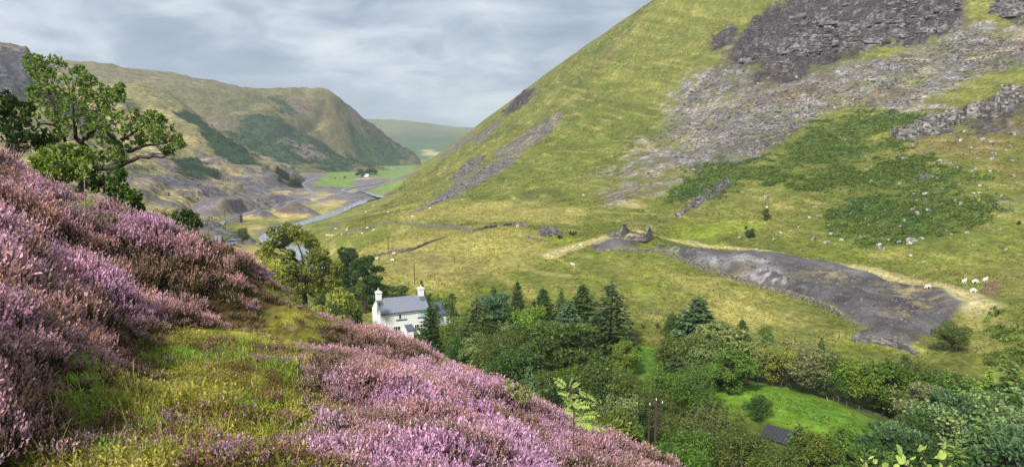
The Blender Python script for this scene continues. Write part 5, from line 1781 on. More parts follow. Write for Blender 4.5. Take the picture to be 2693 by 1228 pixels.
for cx in (.55, HL - .6):
    c = MB().box(cx - .55, cx + .55, HD / 2 - .42, HD / 2 + .42, EV + RR - .6, EV + RR + 1.40).build("chimney", m_white, roof)
    MB().face_set([(cx + a * .68, HD / 2 + b * .55, EV + RR + 1.40) for a, b in ((-1, -1), (1, -1), (1, 1), (-1, 1))] + [(cx + a * .66, HD / 2 + b * .53, EV + RR + 1.58) for a, b in ((-1, -1), (1, -1), (1, 1), (-1, 1))]
                  + [(cx + a * .2, HD / 2 + b * .2, EV + RR + 1.88) for a, b in ((-1, -1), (1, -1), (1, 1), (-1, 1))],
                  [(0, 3, 2, 1), (0, 1, 5, 4), (1, 2, 6, 5), (2, 3, 7, 6), (3, 0, 4, 7), (4, 5, 9, 8), (5, 6, 10, 9), (6, 7, 11, 10), (7, 4, 8, 11), (8, 9, 10, 11)]).build("chimney_cap", m_white, roof)
    MB().cyl(cx, HD / 2, EV + RR + 1.87, EV + RR + 2.26, .17, .14).cyl(cx, HD / 2, EV + RR + 2.26, EV + RR + 2.34, .19, .17).build("chimney_pot", m_pot, roof)
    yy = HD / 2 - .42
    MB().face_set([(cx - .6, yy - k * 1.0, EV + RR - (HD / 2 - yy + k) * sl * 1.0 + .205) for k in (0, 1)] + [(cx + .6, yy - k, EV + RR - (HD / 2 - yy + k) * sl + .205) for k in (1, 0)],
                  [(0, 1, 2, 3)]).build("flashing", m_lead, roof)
MB().box(-.05, HL + .1, -ov - .14, -ov - .02, EV - .30, EV - .17).build("gutter", m_sill, house)
MB().cyl(1.0, -.08, -2.0, EV - .3, .05).build("downpipe", m_frame, house)


def window(x, z, w, h, panes, parent):
    """panes: list of (fraction of the width, material)"""
    f = MB()
    f.box(x - w / 2, x + w / 2, -.05, .02, z - .05, z + .02).box(x - w / 2, x + w / 2, -.05, .02, z + h - .05, z + h + .02)
    f.box(x - w / 2, x - w / 2 + .07, -.05, .02, z + .02, z + h - .05).box(x + w / 2 - .07, x + w / 2, -.05, .02, z + .02, z + h - .05)
    a = x - w / 2
    for fr, _ in panes[:-1]:
        a += fr * w
        f.box(a - .035, a + .035, -.05, .02, z + .02, z + h - .05)
    fr_o = f.build("window", m_frame, parent)
    a = x - w / 2
    for fr, mt in panes:
        MB().box(a + .04, a + fr * w - .04, -.030, -.012, z + .03, z + h - .06).build("pane", mt, fr_o)
        a += fr * w
    MB().box(x - w / 2 - .12, x + w / 2 + .12, -.16, .02, z - .20, z - .055).build("sill", m_sill, fr_o)


window(4.35, 3.45, 2.1, 1.12, [(.27, m_blind), (.23, m_glass), (.28, m_blind), (.22, m_blind)], house)
window(8.75, 3.5, 1.55, 1.08, [(.32, m_blind), (.68, m_aqua)], house)
window(3.4, .95, 1.5, 1.05, [(.55, m_glass), (.45, m_glass)], house)
window(7.7, 1.05, 1.0, .9, [(.5, m_glass), (.5, m_glass)], house)
pz = MB().prism([(-1.6, 1.1), (-.02, 2.05), (-.02, 2.17), (-1.66, 1.2)], 5.0, 6.6).build("porch_roof", m_darkslate, house)
MB().box(5.1, 6.5, -1.45, -.01, -2.5, 1.08).build("porch_wall", m_white, house)
wing = MB().prism([(2.2, -2.5), (7.4, -2.5), (7.4, 2.9), (4.8, 5.0), (2.2, 2.9)], HL + .3, HL + 6.2).build("wing_wall", m_white, house)
wr = MB()
for y0, y1 in ((1.95, 4.8), (7.65, 4.8)):
    wr.face_set([(x, y, z + dz) for x in (HL + .05, HL + 6.4) for y, z, dz in ((y0, 2.74, 0), (y1, 5.06, 0), (y1, 5.06, .1), (y0, 2.74, .1))],
                [(0, 1, 2, 3), (4, 7, 6, 5), (0, 4, 5, 1), (3, 2, 6, 7), (0, 3, 7, 4), (1, 5, 6, 2)])
wr.build("wing_roof", m_darkslate, wing)

# the black-roofed barn by the meadow
bl = at(2000, 1119, 94)
barn = empty("barn", (bl[0] + .9, bl[1] - .6, bl[2] - 2.6), math.atan2(-4.3, 3.9), "low barn with a black sheet roof beside the dark round tree at the meadow's edge", "barn")
MB().prism([(-1.6, -2), (1.6, -2), (1.6, 2.0), (0, 2.9), (-1.6, 2.0)], 0, 5.8).build("wall", m_brown, barn)
br_ = MB()
for y0 in (-1.95, 1.95):
    br_.face_set([(x, y, z + dz) for x in (-.2, 6.0) for y, z, dz in ((y0, 1.86, 0), (0, 2.95, 0), (0, 2.95, .08), (y0, 1.86, .08))],
                 [(0, 1, 2, 3), (4, 7, 6, 5), (0, 4, 5, 1), (3, 2, 6, 7), (0, 3, 7, 4), (1, 5, 6, 2)])
br_ = br_.build("roof", m_black, barn)
rb = MB()
for k in range(14):
    x = -.1 + k * .46
    for y0 in (-1.95, 1.95):
        rb.face_set([(x, y0, 1.95), (x + .06, y0, 1.95), (x + .06, 0, 3.04), (x, 0, 3.04), (x, y0, 2.0), (x + .06, y0, 2.0), (x + .06, 0, 3.09), (x, 0, 3.09)],
                    [(0, 3, 2, 1), (4, 5, 6, 7), (0, 1, 5, 4), (1, 2, 6, 5), (2, 3, 7, 6), (3, 0, 4, 7)])
rb.build("roof_ribs", m_black, br_)

# the far white barn
p = at(963, 474, 1010)
fb = empty("barn", (p[0], p[1], ground_z(p[0], p[1])), R(12), "tiny white roofed barn among dark trees far down the valley", "barn")
fb.scale = (.8, .8, .8)
MB().prism([(-3, 0), (3, 0), (3, 2.6), (0, 4.2), (-3, 2.6)], -4, 4).build("wall", m_white, fb)
MB().prism([(-3.3, 2.5), (0, 4.25), (3.3, 2.5), (3.3, 2.8), (0, 4.6), (-3.3, 2.8)], -4.3, 4.3).build("roof", m_blind, fb)


# ------------------------------------------------------------------ ruins and dry-stone walls
def rubble(mb, line, hts, thick=.6, rg=None, hf=None, jag=.25, step=.45):
    """a broken wall along a line (x, y); heights given at its points"""
    line = np.asarray(line, float)
    seg = np.r_[0, np.cumsum(np.linalg.norm(np.diff(line, axis=0), axis=1))]
    n = max(2, int(seg[-1] / step))
    s = np.linspace(0, seg[-1], n + 1)
    X, Y_ = np.interp(s, seg, line[:, 0]), np.interp(s, seg, line[:, 1])
    H = np.interp(s, seg, hts)
    base = hf(X, Y_) if hf else np.zeros(n + 1)
    tx, ty = np.gradient(X), np.gradient(Y_)
    l = np.hypot(tx, ty) + 1e-9
    nx, ny = -ty / l * thick / 2, tx / l * thick / 2
    H = np.maximum(H + rg.uniform(-jag, jag, n + 1) * (H > .1), .02)
    v, f = [], []
    for i in range(n + 1):
        w = rg.uniform(.85, 1.15)
        v += [(X[i] - nx[i] * w, Y_[i] - ny[i] * w, base[i] - .4), (X[i] + nx[i] * w, Y_[i] + ny[i] * w, base[i] - .4),
              (X[i] + nx[i] * w * .8, Y_[i] + ny[i] * w * .8, base[i] + H[i]), (X[i] - nx[i] * w * .8, Y_[i] - ny[i] * w * .8, base[i] + H[i])]
    for i in range(n):
        a, b = 4 * i, 4 * i + 4
        f += [(a, b, b + 3, a + 3), (a + 1, a + 2, b + 2, b + 1), (a + 3, b + 3, b + 2, a + 2)]
    f += [(0, 3, 2, 1), (4 * n, 4 * n + 1, 4 * n + 2, 4 * n + 3)]
    return mb.face_set(v, f)


def blocks(n, place, size, rg, tilt=.25):
    """angular stones: jittered boxes"""
    V, F = [], []
    base = np.array([[x, y, z] for z in (-1, 1) for x, y in ((-1, -1), (1, -1), (1, 1), (-1, 1))], float)
    fc = np.array([(0, 3, 2, 1), (4, 5, 6, 7), (0, 1, 5, 4), (1, 2, 6, 5), (2, 3, 7, 6), (3, 0, 4, 7)])
    for i in range(n):
        c, rz, s = place(i)
        s = np.asarray(s) * .5
        v = (base + rg.uniform(-.28, .28, (8, 3))) * s
        v[:, 0] += v[:, 2] * rg.uniform(-tilt, tilt)
        v[:, 1] += v[:, 2] * rg.uniform(-tilt, tilt)
        cs, sn = math.cos(rz), math.sin(rz)
        v = np.c_[v[:, 0] * cs - v[:, 1] * sn, v[:, 0] * sn + v[:, 1] * cs, v[:, 2]] + c
        V.append(v)
        F.append(fc + 8 * i)
    return np.vstack(V), np.vstack(F)


rg = np.random.default_rng(77)


def vh(x, y):
    return val_height(np.asarray(x, float), np.asarray(y, float))


def pix_ground(pts, y0=60, y1=1400):
    return hit(val_height, pts, y0, y1)


# gabled ruin above the spoil bank
g0 = pix_ground([(1673, 626)])[0]
ru = empty("ruined_house", tuple(g0), R(-36), "roofless stone ruin with two chimney gables above the long spoil bank", "ruin")
w, d = 7.6, 4.4
mb = rubble(MB(), [(-w / 2, -d / 2), (w / 2, -d / 2)], [.7, .9], .6, rg, jag=.3)
mb.build("front_wall", m_ruin, ru)
rubble(MB(), [(-w / 2, d / 2), (0, d / 2), (w / 2, d / 2)], [1.9, 1.2, 1.7], .6, rg, jag=.3).build("back_wall", m_ruin, ru)
for x, top in ((-w / 2, 3.6), (w / 2, 3.4)):
    gb = rubble(MB(), [(x, -d / 2), (x, -.55), (x, -.4), (x, .4), (x, .55), (x, d / 2)], [1.7, 3.0, top, top, 3.0, 1.9], .65, rg, jag=.08, step=.25)
    gb.build("gable", m_ruin, ru)
MB().face_set([(-w / 2 - .9, -1.0, 3.45), (-w / 2 + .9, -1.0, 3.60), (-w / 2 + .9, 1.0, 3.75), (-w / 2 - .9, 1.0, 3.60), (-w / 2 - .9, -1.0, 3.65), (-w / 2 + .9, -1.0, 3.80), (-w / 2 + .9, 1.0, 3.95), (-w / 2 - .9, 1.0, 3.80)],
              [(0, 3, 2, 1), (4, 5, 6, 7), (0, 1, 5, 4), (1, 2, 6, 5), (2, 3, 7, 6), (3, 0, 4, 7)]).build("capstone", m_ruin, ru)
rubble(MB(), [(-w / 2 - 4.4, -1.2), (-w / 2 - 2, -1.6), (-w / 2, -1.4)], [.8, 1.7, 1.5], .6, rg, jag=.25).build("lean_to_wall", m_ruin, ru)

# tumbled ruin further left
g0 = pix_ground([(1447, 618)])[0]
r2 = empty("ruined_house", tuple(g0), R(14), "tumbled stone ruin with jagged walls beside a dark bush on the pasture", "ruin")
rubble(MB(), [(-3.4, -1.2), (-2.4, -1.3), (-1.2, -1.3), (0, -1.4), (1.4, -1.3), (3.2, -1.2)], [.8, 1.8, 1.5, .9, 2.0, .9], .8, rg, jag=.35, step=.35).build("front_wall", m_ruin, r2)
rubble(MB(), [(-3.2, 1.8), (-2, 1.8), (-.8, 1.8), (.4, 1.8), (1.8, 1.8), (3.0, 1.8)], [1.4, 3.0, 2.4, 1.9, 2.9, 1.5], .8, rg, jag=.35, step=.35).build("back_wall", m_ruin, r2)
rubble(MB(), [(-3.3, -1.0), (-3.3, 1.6)], [1.0, 1.6], .7, rg, jag=.3).build("side_wall", m_ruin, r2)
rubble(MB(), [(3.1, -1.0), (3.1, 1.6)], [1.2, 1.9], .7, rg, jag=.3).build("side_wall", m_ruin, r2)
V_, F_ = blocks(50, lambda i: (np.array([rg.uniform(-4.2, 4.2), rg.uniform(-2.6, 1.0), rg.uniform(-.05, .35)]), rg.uniform(0, 6), rg.uniform(.35, .9, 3)), None, rg)
link(D.objects.new("fallen_stones", mesh_np("fallen_stones", V_, F_, [m_ruin])), r2)


def wall_thing(name, label, cat, px, hts, thick, mat, jag=.22, group=None, step=.5, dense=None):
    P = pix_ground(px, 60, 900)
    P = smooth_line(P[:, :2], 3) if len(P) > 2 else P[:, :2]
    h = np.interp(np.linspace(0, 1, len(P)), np.linspace(0, 1, len(hts)), hts)
    o = rubble(MB(), P, h, thick, rg, vh, jag, step).build(name, mat)
    return tag(o, label, cat, group)


z3 = lambda *pts: [(850 + x / 2.937, 500 + y / 2.937) for x, y in pts]
wall_thing("dry_stone_wall", "low dark dry stone wall climbing left of the pasture to the hill foot", "wall", z3((140, 356), (280, 312), (430, 271), (560, 256)), [.5, .9, .8, 1.0], .8, m_wallstone)
wall_thing("dry_stone_wall", "long sagging dry stone wall across the pasture to the tumbled ruin", "wall", z3((585, 262), (700, 273), (830, 286), (960, 298), (1060, 312), (1150, 322), (1235, 309), (1335, 290)), [.7, 1.1, 1.2, 1.0, 1.3, 1.4, .9, 1.2], .9, m_wallstone)
wall_thing("dry_stone_wall", "short broken dry stone wall just left of the tumbled ruin", "wall", z3((1385, 285), (1450, 276), (1525, 276), (1575, 298)), [.9, 1.2, 1.3, .6], .8, m_wallstone)
wall_thing("dry_stone_wall", "lower curved dry stone wall in the pasture left of the cottage's pole", "wall", z3((350, 522), (440, 503), (520, 489), (610, 482), (700, 462), (770, 430), (840, 398), (940, 368)), [.3, .6, 1.0, 1.1, .8, .7, .5, .3], .8, m_wallstone)
wall_thing("dry_stone_wall", "small dry stone fold wall below the tumbled ruin", "wall", z3((1590, 372), (1630, 388), (1710, 398)), [.9, .9, .6], .8, m_wallstone)
wall_thing("dry_stone_wall", "dry stone wall running along the foot of the spoil bank", "wall", vp((1500, 630), (1590, 633), (1660, 636), (1700, 650), (1790, 684), (1890, 716), (1985, 742), (2050, 764), (2100, 788), (2126, 806)),
           [.5, .6, 1.0, 1.1, 1.2, 1.0, .9, 1.0, 1.1, .9], .8, m_wallstone)
wall_thing("retaining_wall", "dark stone retaining wall under the lowest tip of the spoil bank", "wall", vp((2152, 860), (2200, 861), (2260, 876), (2308, 893)), [.7, 1.2, 1.4, .7], .8, m_ruin, .12)


def both_ground(px, py):
    """first of the valley floor and the spur seen at a picture point"""
    a = hit(val_height, [(px, py)], 100, 1400)[0]
    b = hit(spur_h, [(px, py)], 240, 1250)[0]
    ok = b[1] < a[1] and abs(b[2] - float(spur_h(np.array([b[0]]), np.array([b[1]]))[0])) < 1
    return (b, spur_h) if ok else (a, val_height)


def mine_ruin(label, px, py, w_px, rows, rz=0.0):
    g, hf = both_ground(px, py)
    s = g[1] / FPX
    r = empty("mine_building", tuple(g), rz, label, "ruin")
    for (x0, x1, hts, y) in rows:
        n = len(hts)
        rubble(MB(), [(x, y * s) for x in np.linspace(x0 * s, x1 * s, n)], [h * s for h in hts], 1.0, rg, None, .25, 1.2).build("wall", m_ruin, r)
    return r


mine_ruin("roofless grey mine building in two blocks on the left terraces", 484, 517, 40, [(-24, -2, (12, 13, 18, 16, 17), 0), (0, 22, (10, 11, 8, 12), 0), (-24, -2, (10, 14, 12), 18), (0, 22, (8, 10), 18)])
mine_ruin("small square stone stump left of the two block mine building", 438, 515, 9, [(-5, 5, (9, 9), 0), (-5, 5, (8, 9), 9)])
mine_ruin("row of broken stone piers by the far grey heap", 594, 476, 24, [(-12, -7, (9, 10), 0), (-5, 0, (10, 11), 0), (2, 7, (11, 9), 0), (9, 12, (8, 6), 0)])
mine_ruin("low stone shed with a dark opening beside the road bend", 529, 592, 30, [(-14, 2, (10, 11, 10), 0), (7, 12, (12, 12), 0), (-14, 12, (9, 12), 12)])
mine_ruin("broken ruin with one tall jagged corner right of the road", 615, 585, 36, [(-20, 17, (5, 8, 12, 15, 22), 0), (-20, 17, (4, 7, 9, 20), 16), (15, 18, (22, 24), 8)])
mine_ruin("low square mine ruin on the slope near the bracken", 2433, 470, 24, [(-16, 4, (11, 14, 12), 0), (6, 15, (9, 10), 4)])


# ------------------------------------------------------------------ crags, boulders, scree
def slope_blocks(name, label, cat, polys, n, size, mat, seed, kind=None, sink=.25, flat=(1, .7, .55), prefer=None):
    r_ = np.random.default_rng(seed)
    pts = []
    for p in polys:
        P = pix_ground(vp(*p), 70, 900)
        a = abs(np.sum(P[:, 0] * np.roll(P[:, 1], 1) - P[:, 1] * np.roll(P[:, 0], 1))) / 2
        lo, hi = P[:, :2].min(0), P[:, :2].max(0)
        k = max(4, int(n / len(polys)))
        c = r_.uniform(lo, hi, (k * 8, 2))
        c = c[poly_sd(c[:, 0], c[:, 1], P) > .3]
        if prefer is not None:
            c = c[fbm(c[:, 0], c[:, 1], prefer, 3, .6, seed) > r_.uniform(-.45, .35, len(c))]
        pts.append(c[:k])
    c = np.vstack(pts)
    z = vh(c[:, 0], c[:, 1])
    u = r_.pareto(2.2, len(c)) * .5 + .6
    sz = np.clip(u, .6, 2.8) * size

    def place(i):
        s = sz[i] * np.array(flat) * r_.uniform(.75, 1.3, 3)
        return np.array([c[i, 0], c[i, 1], z[i] + s[2] * (.5 - sink)]), R(-32) + r_.normal() * .35, s
    V, F = blocks(len(c), place, None, r_)
    o = link(D.objects.new(name, mesh_np(name, V, F, [mat])))
    return tag(o, label, cat, None, kind)


slope_blocks("rock_crag", "big stepped crag of grey rock and dark heather at the top of the mountainside", "crag",
             [[(1985, 0), (1890, 60), (1870, 150), (1925, 200), (1990, 195), (2090, 160), (2230, 118), (2330, 105), (2400, 50), (2420, 0)],
              [(2020, 40), (1960, 100), (1960, 180), (2010, 185), (2100, 140), (2200, 110), (2200, 60)]], 640, 1.9, m_crag, 801, prefer=22, flat=(1.8, .7, .5), sink=.3)
slope_blocks("rock_crag", "dark crag cut by the top right corner of the picture", "crag", [[(2490, 0), (2600, 0), (2600, 55), (2510, 28)]], 130, 2.6, m_crag, 802, flat=(1.3, .8, .7))
slope_blocks("rock_crag", "pale broken rock band slanting up the slope at the right border", "crag",
             [[(2258, 350), (2300, 328), (2345, 308), (2420, 280), (2410, 312), (2330, 340), (2270, 360)], [(2380, 296), (2440, 270), (2500, 255), (2600, 232), (2600, 262), (2520, 285), (2420, 308)]],
             220, 1.9, m_pale, 803, flat=(1.3, .8, 1.0), sink=.32)
SCREE = [[(1820, 140), (1905, 205), (2100, 178), (2345, 122), (2440, 70), (2600, 110), (2600, 160), (2440, 195), (2350, 255), (2230, 272), (2100, 270), (2000, 335), (1900, 400), (1800, 430), (1640, 470), (1570, 450), (1600, 390), (1720, 250)]]
slope_blocks("scree_stones", None, None, SCREE * 2, 10000, .52, m_crag, 811, 'stuff', prefer=40)
slope_blocks("scree_stones", None, None, [[(1655, 614), (1900, 645), (2100, 676), (2250, 716), (2440, 770), (2340, 850), (2312, 890), (2180, 850), (2060, 760), (1900, 710), (1700, 640)]], 2600, .17, m_crag, 812, 'stuff')
slope_blocks("scree_stones", None, None, [[(1040, 535), (1130, 478), (1240, 408), (1310, 390), (1215, 460), (1120, 505)], [(1128, 455), (1175, 405), (1222, 392), (1200, 425)], [(1690, 555), (1720, 520), (1830, 440), (1840, 470)]], 1500, .7, m_crag, 813, 'stuff')


def boulder_mesh(seed):
    r_ = np.random.default_rng(seed)
    V, F = blocks(1, lambda i: (np.zeros(3), 0, np.array([1.3, .9, .8])), None, r_, .4)
    me = mesh_np("boulder", V, F, [m_boulder])
    return me


BO = [boulder_mesh(900 + i) for i in range(7)]
BOX = []
z5 = lambda x, y: (1650 + x / 2.47, 350 + y / 2.47)
for x, y, s in [(2300, 45, 1.6), (2500, 15, 1.8), (2365, 60, 1.0), (2380, 140, 1.3), (2480, 85, .9), (2160, 50, 1.2), (2140, 230, 1.3), (2250, 235, 1.6), (2230, 255, 1.0), (2030, 190, 1.6), (1790, 175, 1.8), (1650, 190, 1.0), (1550, 240, .8),
                (2500, 180, .9), (2415, 250, .8), (2355, 250, .8), (1885, 525, 1.3), (1850, 498, 1.0), (1800, 570, .7), (1220, 485, .8), (1185, 548, 1.1), (1245, 543, .9), (1000, 648, 1.0), (950, 690, .7), (1220, 685, 1.0), (1320, 658, .9),
                (1390, 695, .8), (1290, 712, 1.1), (1440, 725, .7), (1525, 678, 1.0), (1840, 710, 1.6), (1860, 700, 1.2), (1630, 735, 1.3), (1650, 755, 1.1), (1140, 765, 1.0), (840, 760, .9), (730, 680, .8), (900, 425, 1.4), (320, 385, 1.1), (425, 243, 1.1),
                (805, 108, 1.0), (2080, 635, .9), (2450, 755, .7), (1830, 800, .8), (2430, 625, .7), (910, 485, .8), (1300, 385, .9), (200, 395, .7), (1060, 640, .6), (1770, 710, .8), (1910, 685, .8), (2045, 365, 1.0), (1930, 400, .9), (450, 160, .9)]:
    BOX.append((*z5(x, y), s))
for i in range(90):
    BOX.append((rg.uniform(2180, 2680), rg.uniform(340, 560), rg.uniform(.4, .95)))
for i in range(36):
    BOX.append((rg.uniform(1950, 2600), rg.uniform(560, 690), rg.uniform(.3, .7)))
for i in range(30):
    BOX.append((rg.uniform(1900, 2650), rg.uniform(170, 330), rg.uniform(.7, 1.6)))
B = pix_ground([(a, b) for a, b, _ in BOX], 90, 700)
for (px, py, s), g in zip(BOX, B):
    o = link(D.objects.new("boulder", BO[rg.integers(7)]))
    o.location = (g[0], g[1], g[2] + .12 * s)
    o.rotation_euler = (rg.normal() * .2, rg.normal() * .2, rg.uniform(0, 6.28))
    o.scale = (s * rg.uniform(.8, 1.3), s, s * rg.uniform(.7, 1.1))
    big = s >= 1.25
    tag(o, "large pale boulder lying in the grass of the mountainside" if big else "small pale boulder lying in the grass of the mountainside", "boulder", "large boulders on the mountainside" if big else "small boulders on the mountainside")


# bracken and tussocks on the mountain: ground cover
def tussock(seed, n=12, w=.3, h=.4, leafy=False):
    r_ = np.random.default_rng(seed)
    c = np.c_[r_.normal(size=(n, 2)) * w, np.abs(r_.normal(size=n)) * h * .5]
    q = rand_quads(r_, c, r_.uniform(.3, .65, n), .55 if leafy else .3, normal=np.tile([0, 0, 1.0], (n, 1)) if leafy else None, along=None if leafy else np.tile([0, 0, 1.0], (n, 1)), spread=1.4)
    return quads_to_mesh("tussock", q, r_.uniform(0, 1, n), [m_blade], [0] * n)


brk = proto_collection("bracken_clumps", [tussock(951 + i, 16, .4, .8, True) for i in range(4)])
tus = proto_collection("tussocks", [tussock(961 + i, 9, .16, .35) for i in range(4)])
P, T_ = [], []
for poly in Z['bracken']:
    lo, hi = poly[:, :2].min(0) - 6, poly[:, :2].max(0) + 6
    k = int(np.prod(hi - lo) * 1.1)
    c = rg.uniform(lo, hi, (min(k, 26000), 2))
    d = zd('bracken', c[:, 0], c[:, 1], 11, 22)
    n3_, n2_ = fbm(c[:, 0], c[:, 1], 5, 3, .6, 53), fbm(c[:, 0], c[:, 1], 22, 4, .6, 52)
    cz = vh(c[:, 0], c[:, 1])
    st_ = fbm(c[:, 0] * .5 + c[:, 1] * .35, cz * 1.6 + .25 * (c[:, 0] - c[:, 1]), 3.2, 4, .6, 54)
    c = c[(d + 9 * n3_ > -1) & (n2_ + .5 * n3_ + .9 * st_ + .03 * d + .8 * (c[:, 1] < 150) > rg.uniform(-.45, .5, len(c)))]
    P.append(c)
c = np.vstack(P)
tint = np.tile(A(108, 130, 56, .88), (len(c), 1)) * rg.uniform(.55, 1.5, (len(c), 1))
tint = mixc(tint, (fbm(c[:, 0], c[:, 1], 18, 3, .6, 3) > .15) * .7, A(84, 118, 60, .88))
scatter("bracken", np.c_[c, vh(c[:, 0], c[:, 1])], np.c_[rg.normal(size=(len(c), 2)) * .2, rg.uniform(0, 6.28, len(c))], rg.uniform(.6, 1.3, len(c)), rg.integers(0, 4, len(c)), tint, brk)
a = np.radians(rg.uniform(-18, 38, 150000))
r = np.exp(rg.uniform(math.log(95), math.log(640), 150000))
x, y = r * np.sin(a), r * np.cos(a)
z = vh(x, y)
clump = fbm(x * .5 + y * .35, z * 1.6 + .25 * (x - y), 3.2, 4, .6, 54) + .5 * fbm(x, y, 12, 3, .6, 55)
cc = val_color(x, y, z)
ok = (cc['kinds'].max(1) < .35) & (clump > -.15) & (z > -39)
x, y, z, clump = x[ok], y[ok], z[ok], clump[ok]
tint = cc['ground'][ok] * rg.uniform(.65, 1.75, (len(x), 1))
tint = mixc(tint, (rg.uniform(0, 1, len(x)) > .8) * .7, A(186, 174, 108))
scatter("grass_tussocks", np.c_[x, y, z], np.c_[rg.normal(size=(len(x), 2)) * .2, rg.uniform(0, 6.28, len(x))], rg.uniform(.4, .95, len(x)) * (.42 + .0027 * np.hypot(x, y)), rg.integers(0, 4, len(x)), tint, tus)

# bushes of gorse and bracken dotted over the far hills
P, C_ = [], []
for hf, col, a0, a1, r0, r1, n_ in ((spur_h, spur_color, -40, -15, 330, 1150, 16000), (mount_h, mount_color, -36, -6.5, 1000, 2100, 22000)):
    a = np.radians(rg.uniform(a0, a1, n_))
    r = np.exp(rg.uniform(math.log(r0), math.log(r1), n_))
    x, y = r * np.sin(a), r * np.cos(a)
    z = hf(x, y)
    k = col(x, y, z, hf)
    ok = (rg.uniform(0, 1, n_) < np.clip(k['kinds'][:, 1] * 1.3, 0, .85) + .05 * (fbm(x, y, 60, 3, .6, 8) > .1) * (z < 45)) & (z > vh(x, y) - 1)
    P.append(np.c_[x, y, z, r][ok])
c = np.vstack(P)
tint = np.tile(A(58, 80, 46, .85), (len(c), 1)) * rg.uniform(.6, 1.5, (len(c), 1))
scatter("far_bracken", c[:, :3], np.c_[rg.normal(size=(len(c), 2)) * .2, rg.uniform(0, 6.28, len(c))], rg.uniform(.7, 1.6, len(c)) * (1 + c[:, 3] * .0013), rg.integers(0, 4, len(c)), tint, brk)


# ------------------------------------------------------------------ fences, poles
m_wire = plain_mat("fence_wire", lin(120, 120, 118), .5, .1, 1, metal=.6)


def fence(label, px, gap=3.0, h=1.15, post=.07):
    P = pix_ground(px, 60, 700)
    L_ = smooth_line(P[:, :2], gap) if len(P) > 2 else np.c_[np.linspace(P[0, 0], P[1, 0], max(2, int(np.linalg.norm(P[1] - P[0]) / gap))), np.linspace(P[0, 1], P[1, 1], max(2, int(np.linalg.norm(P[1] - P[0]) / gap)))]
    zz = vh(L_[:, 0], L_[:, 1])
    r_ = empty("fence", (L_[0, 0], L_[0, 1], zz[0]), 0, label, "fence")
    top = []
    pm = MB().cyl(0, 0, -.3, h, post, post * .85, 6).build("post", m_wood, r_)
    for i, ((x, y), z) in enumerate(zip(L_, zz)):
        o = pm if i == 0 else link(pm.copy(), r_)
        o.location = (x - L_[0, 0], y - L_[0, 1], z - zz[0])
        o.rotation_euler = (rg.normal() * .04, rg.normal() * .04, 0)
        top.append((x - L_[0, 0], y - L_[0, 1], z - zz[0]))
    T = Tubes(4)
    for hh in (.35, .65, .95):
        T.add(np.array(top) + (0, 0, hh), np.full(len(top), .012))
    link(D.objects.new("wire", T.mesh("wire", m_wire)), r_)


z4b = lambda *p: [(1900 + x / 2.937, 600 + y / 2.937) for x, y in p]
fence("post and wire fence at the pasture foot behind the willow row", z4b((180, 775), (420, 800), (700, 830), (900, 850), (1000, 857)), 3.2)
fence("post and wire fence right of the spoil bank's foot", z4b((1560, 935), (1700, 935), (1960, 962)), 3.0)
fence("short post fence at the back of the small lawn", [(1500 + x / 2.937, 560 + y / 2.937) for x, y in ((560, 772), (680, 790), (790, 800))], 3.0)
fence("line of fence posts above the long sagging wall", z3((640, 252), (740, 237), (840, 200)), 3.0)
fence("wire fence with posts at the back edge of the bright meadow", vp((1905, 972), (1980, 975), (2060, 995), (2130, 1025), (2190, 1050)), 2.6, 1.1)
fence("faint line of fence posts slanting over the pasture left of the poles", z3((230, 410), (390, 370), (560, 320), (590, 290)), 4.0)
fence("fence posts at the lower edge of the heather slope", [(1300, 1052), (1390, 1088), (1470, 1120)], 1.6, 1.0, .045)


def pole(label, px, py, top_py, arm=True, group=None, Y=None, twin=False):
    g = at(px, py, Y) if Y else pix_ground([(px, py)], 60, 1200)[0]
    if Y:
        g[2] = ground_z(g[0], g[1])
    h = at(px, top_py, g[1])[2] - g[2]
    r_ = empty("utility_pole", tuple(g), R(20), label, "utility pole", group)
    w_ = max(.11, h * .013)
    MB().cyl(0, 0, -.5, h, w_, w_ * .75, 8).build("pole", m_pole, r_)
    if arm:
        MB().box(-.8, .8, -.06, .06, h - .5, h - .38).build("crossarm", m_pole, r_)
        for x in (-.7, 0, .7):
            MB().cyl(x, 0, h - .38 if x else h + .0, h - .18 if x else h + .2, .05, .04, 6).build("insulator", m_frame, r_)
    if twin:
        MB().cyl(-.75, 0, -.5, h - 1.0, .10, .08, 8).build("pole", m_pole, r_)
        MB().box(.05, .35, -.3, -.12, 2.2, 2.9).build("marker_plate", m_frame, r_)
    return r_


pole("twin timber pole with a white plate at the lower edge of the heather", 1722, 1215, 1052, True, Y=70, twin=True)
pole("tall dark pole beside the road near the parked vehicle", 594, 622, 551, True)
pole("pole left of the road where it nears the brown heap", 649, 550, 526, False)
pole("small pole beside the far road", 709, 543, 523, False)
pole("pole on the hill foot beside the climbing wall", 961, 599, 568, False)
pole("pole at the end of the lower curved wall", 1021, 664, 622, False)
pole("pole in the pasture above the cottage", 1090, 746, 691, False)
pole("far pole beside the river at the hill foot", 925, 566, 541, False)
pole("farthest pole at the gravel bend of the river", 955, 533, 510, False)

# ------------------------------------------------------------------ sheep
m_fleece = plain_mat("fleece", lin(236, 230, 214), .95, .1, 6, .5)
m_face = plain_mat("sheep_face", lin(206, 196, 178), .9, .1)


